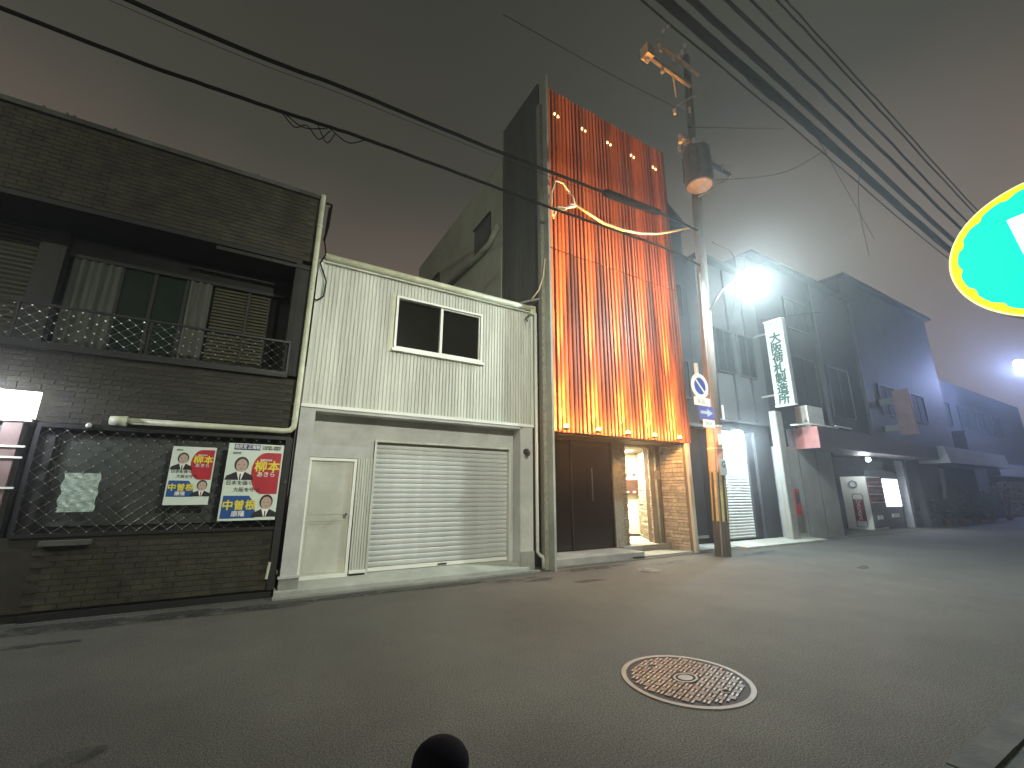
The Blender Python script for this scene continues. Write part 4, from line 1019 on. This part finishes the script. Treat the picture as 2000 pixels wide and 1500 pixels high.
for i in range(6):
    hx.tube([disc_pts[i], disc_pts[(i+1) % 6]], .028, 6)
hx.build('hexagon_mark', 'print_grey', V1)
can = MB().prism([(23.446, 9.40, .12),(23.446, 8.98, .12),(23.446, 8.98, 1.46),(23.446, 9.03, 1.55),(23.446, 9.35, 1.55),(23.446, 9.40, 1.46)], (-.004,0,0)).build('can_print', 'print_black', V1)
MB().prism([(23.441, 9.37, .14),(23.441, 9.01, .14),(23.441, 9.01, 1.45),(23.441, 9.05, 1.52),(23.441, 9.33, 1.52),(23.441, 9.37, 1.45)], (-.004,0,0)).build('can_body', 'vend_white', can)
B(23.428, 23.436, 9.01, 9.37, .38, 1.30).build('red_label', 'vend_red', can)
for i, ch in enumerate('DAKARA'): text(ch, .20, 'print_white', can, (23.425, 9.19, 1.20-i*.145), right=(0,-1,0), bold=.02, sx=1.3, name='letter')
V2 = thing('vending_machine', 'vending machine with glaring white lit display, right of the one with the can picture', 'vending machine', (25.9, 9.3, 0), 'vending machines under the eave')
B(25.06, 26.85, 8.78, 9.75, .02, 2.30).build('cabinet', 'vend_grey', V2, bevel=.01)
B(25.12, 26.75, 8.74, 8.778, .98, 2.22).build('lit_display', 'vend_lit', V2)
B(25.5, 26.2, 8.73, 8.778, .50, .66).build('dispenser_flap', 'frame_white', V2)
MB().prism([(24.9,8.75,2.31),(26.8,8.75,2.31),(26.5,8.75,2.55),(25.1,8.75,2.62)], (0,.6,0)).build('top_sign', 'vend_grey', V2)
EL = thing('assumed_eave_lamp', 'assumed small white lamp under the eave just above the vending machines', 'lamp', (23.2, 8.4, 3.0))  # assumed lamp, added to brighten the vending machine side
MB().tube([(23.1,8.4,3.155),(23.1,8.4,3.08)], [.10,.14], 12).build('lamp_base', 'pole_steel', EL)
MB().sphere((23.1,8.4,3.0), .09, 12, 8).build('bulb', 'lamp_small', EL, smooth=True)
lamp('assumed_eave_light', 'POINT', (22.7, 8.4, 2.80), 75, (.86, .92, 1), .06)
lamp('vending_glow', 'AREA', (25.9, 8.66, 1.6), 60, (.85, .88, 1), 1.2, (25.9, 4, 1.0))

# plants, far things
def shrub(x, y, h, w, label, seed):
    rnd = random.Random(seed)
    t = thing('potted_shrub', label, 'plant', (x, y, 0), 'potted shrubs by the far shop fronts')
    MB().tube([(x,y,0),(x,y,.3)], [.14,.2], 12).build('pot', 'pot', t)
    mb = MB()
    for k_ in range(4): mb.tube([(x,y,.25),(x+rnd.uniform(-.2,.2)*w,y+rnd.uniform(-.2,.2)*w,h*.6)], [.03,.012], 5)
    mb.build('stem', 'bark', t)
    mb = MB()
    for k_ in range(420):
        a, b = rnd.uniform(0, 6.28), rnd.uniform(-1, 1); rr = rnd.uniform(.3, 1)**.6
        c = Vector((x+w*.5*rr*math.cos(a)*math.sqrt(1-b*b), y+w*.5*rr*math.sin(a)*math.sqrt(1-b*b), .3+(h-.3)*(.5+.5*b*rr)))
        d1 = Vector((rnd.uniform(-1,1), rnd.uniform(-1,1), rnd.uniform(-1,1))).normalized()*rnd.uniform(.06,.13); d2 = d1.cross(Vector((rnd.uniform(-1,1), rnd.uniform(-1,1), 1))).normalized()*.035
        mb.add([c-d1, c+d2, c+d1, c-d2], [(0,1,2,3)])
    mb.build('foliage', 'leaf', t, kind='stuff')
for i, (x_, y_, h_, w_, lab) in enumerate([(29.6,8.6,1.5,1.0,'dark bushy potted shrub nearest the vending machines'),(31.2,8.5,2.1,1.3,'tall dark potted shrub under the near end of the pale awning'),(33.0,8.4,1.6,1.1,'middle potted shrub under the pale awning'),
                                         (35.0,8.3,2.2,1.4,'tallest potted shrub under the pale awning'),(37.5,8.2,1.7,1.3,'dark shrub at the far end of the pale awning'),(40.0,8.0,2.4,1.6,'farthest dark shrub along the shop fronts')]):
    shrub(x_, y_, h_, w_, lab, 40+i)
cl = thing('cloth_banner', 'pale cloth banner hanging under the grey awning', 'banner', (30.6, 8.6, 1.2))
MB().add([(30.2,8.1,2.85),(30.9,8.1,2.85),(30.6,8.05,1.9),(30.25,8.1,1.25),(29.95,8.1,1.35),(30.15,8.1,1.9)], [(0,1,2,3,4,5)]).build('cloth', 'awning', cl)
fb = thing('far_shop', 'distant dim shop front with a pale fascia at the right edge', 'shop', (46, 9, 0))
B(39, 60, 8.8, 15, 0, 5.5).build('wall', 'shop_dark', fb); B(41.5, 60, 8.2, 8.8, 2.7, 3.5).build('fascia', 'awning', fb)
B(43, 60, 8.78, 8.80, .1, 2.4).build('shop_window', 'obscured_glass', fb)
fb2 = thing('far_building', 'tall dark block far down the street at the right edge', 'building', (50, 9, 0))
B(38.0, 62, 10.0, 18, 5.6, 9.5).build('wall', 'shop_wall', fb2)
windows(fb2, (40, 44, 48, 52), (6.2,), 2, 1.6, 10.0)
fb3 = thing('far_building', 'stepped dark building with a water tank behind the long shop house', 'building', (40, 12, 0))
B(30, 40, 14.3, 24, 0, 15.0).build('wall', 'shop_dark', fb3); B(33, 35, 15, 17, 15.0, 16.6).build('water_tank', 'shop_wall', fb3)
windows(fb3, (31, 34, 37), (12.6,), 1.6, 1.4, 14.3)

# distant bluish street lamp
DL = thing('street_lamp', 'far bluish street lamp glaring at the right edge of the view', 'street lamp', (43.6, 6.0, 0))
MB().tube([(43.5,6.0,10.2),(42.9,6.3,10.15)], .05, 8).build('bracket_arm', 'pole_steel', DL)
MB().tube([(43.6,5.9,0),(43.6,5.9,10.4)], [.14,.09], 12).build('pole', 'pole_concrete', DL)
MB().sphere((42.8, 6.32, 9.95), .26, 12, 8).build('lamp_globe', 'lamp_blue', DL, smooth=True)
lamp('far_street_light', 'POINT', (42.8, 6.32, 9.55), 3600, (.42, .52, 1), .15)
fl = MB().sphere((52, 8.1, 3.4), .22, 10, 6).build('far_lantern', 'far_pink'); solo(fl, 'tiny pinkish white lantern at the far right shop front', 'lantern')

LEFT_FILL = thing('street_lamp', 'assumed street lamp further back at the left end of the street, added as fill light', 'street lamp', (-10, 1.0, 0))  # assumed lamp, added out of view to light the rear concrete wall
MB().tube([(-10,.8,0),(-10,.8,8)], [.12,.08], 12).build('pole', 'pole_concrete', LEFT_FILL)
MB().tube([(-10,.8,7.9),(-10,1.6,8.1)], .04, 8).build('bracket_arm', 'pole_steel', LEFT_FILL)
MB().sphere((-10,1.7,8.0), .14, 12, 8).build('lamp_globe', 'lamp_white', LEFT_FILL, smooth=True)
lamp('assumed_left_light', 'POINT', (-10, 1.7, 7.8), 1200, (.95, 1, .80), .08)

# oval sign (near side of the street)
OV = thing('oval_sign', 'glowing oval green sign with scalloped yellow border at the right edge', 'sign', (7.8, .6, 3.5))
cy, cz, rx, rz = .60, 4.47, .915, .885
def ell(s_, scal=0, n=96, ph=0):
    pts = []
    for i in range(n):
        a = 2*math.pi*i/n
        k_ = s_*(1 + (scal*max(0, math.cos(15*a+ph))**2 if scal else 0))
        pts.append((cy + rx*k_*math.cos(a), cz + rz*k_*math.sin(a)))
    return pts
def ovp(s_, x0, x1, m, name, scal=0, ph=0): return MB().prism([(x0, a, b) for a, b in ell(s_, scal, ph=ph)], (x1-x0, 0, 0)).build(name, m, OV)
ovp(1.0, 7.80, 7.98, 'pole_steel', 'casing'); ovp(1.0, 7.79, 7.798, 'oval_rim', 'outer_rim'); ovp(.975, 7.78, 7.788, 'oval_yellow', 'border')
MB().prism([(7.77, cy+(a-cy), b) for a, b in ell(.90, -.045)], (.008, 0, 0)).build('face', 'oval_green', OV)
MB().prism([(7.76, .90, 4.93),(7.76, .30, 5.02),(7.76, .52, 3.9),(7.76, .98, 4.15) ][::1] if False else [(7.76,.905,4.93),(7.76,.35,4.98),(7.76,.55,3.85),(7.76,.80,3.85)], (.008, 0, 0)).build('white_letter', 'oval_white', OV, label='slanted white letter stroke')
B(7.85, 7.92, -.9, -.1, 4.3, 4.4).build('bracket', 'pole_steel', OV)
# the shop that carries the sign, across the street from the houses (behind the camera); its tube lamps are assumed
NS_ = thing('near_shop', 'shop front with assumed tube lamps on the near side of the street carrying the oval sign', 'shop', (4, -.9, 0))
B(-6, 14, -2.2, -.9, 3.4, 6.0).build('upper_wall', 'shop_wall', NS_)
B(-6, 14, -4.2, -4.0, 0, 3.4).build('shop_back', 'hall_wall', NS_)
B(-6, 14, -.9, -.2, 3.3, 3.42).build('canopy', 'shop_wall', NS_)
for i, x_ in enumerate((2.2, 5.0, 7.8)):  # tube lamps added unseen behind the camera as soft fill
    MB().tube([(x_-.6,-.35,3.24),(x_+.6,-.35,3.24)], .02, 8).build('assumed_tube_lamp', 'assumed_tube_light', NS_)
    lamp('assumed_tube_light', 'AREA', (x_, -.35, 3.18), (3, 10, 8)[i], (.93, 1.0, .86), 1.2, (x_, 2.2, .4), sizey=.10)

NEAR_FILL = thing('street_lamp', 'assumed street lamp above the near side of the street behind the camera, added as fill light', 'street lamp', (3.5, -.6, 0))  # assumed lamp, added out of view as fill light on the house fronts
MB().tube([(3.0,-.8,0),(3.0,-.8,6.4)], [.09,.06], 12).build('pole', 'pole_concrete', NEAR_FILL)
MB().tube([(3.0,-.8,6.35),(3.0,-.55,6.5)], .035, 8).build('bracket_arm', 'pole_steel', NEAR_FILL)
MB().sphere((3.0,-.55,6.42), .11, 12, 8).build('lamp_globe', 'lamp_white', NEAR_FILL, smooth=True)
MB().tube([(3.0,-.75,6.55),(3.0,-.40,6.32)], [.13,.24], 16, False).build('lamp_shade', 'pole_steel', NEAR_FILL)
lamp('assumed_near_light', 'SPOT', (3.0, -.40, 6.28), 2650, (.99, 1.0, .86), .10, (4.4, 8.0, 2.3), 106, 1)  # assumed fill spot, aimed at the facades to keep the near road darker

# bollard in the foreground
BO = thing('black_bollard', 'dark rounded post top poking up at the bottom edge of the photo', 'bollard', (.60, 1.43, 0))
MB().tube([(.60,1.43,0),(.60,1.43,.80)], .085, 20).build('post', 'rubber', BO, smooth=True)
MB().sphere((.60,1.43,.80), .087, 20, 10, .75).build('cap', 'rubber', BO, smooth=True)

# ------------------------------------------------------------------ haze
hz = B(-150, 189, -140, 149, -1.2, 19.5).build('haze', 'black', kind='stuff')
hm = bpy.data.materials.new('haze_air'); hm.use_nodes = True; n_ = hm.node_tree; n_.nodes.clear()
ho = N(n_, 'ShaderNodeOutputMaterial'); pv = N(n_, 'ShaderNodeVolumePrincipled'); pv.inputs['Color'].default_value = (.85, .92, .95, 1); pv.inputs['Density'].default_value = .0045; pv.inputs['Anisotropy'].default_value = .78
n_.links.new(pv.outputs[0], ho.inputs['Volume']); hz.data.materials.clear(); hz.data.materials.append(hm)
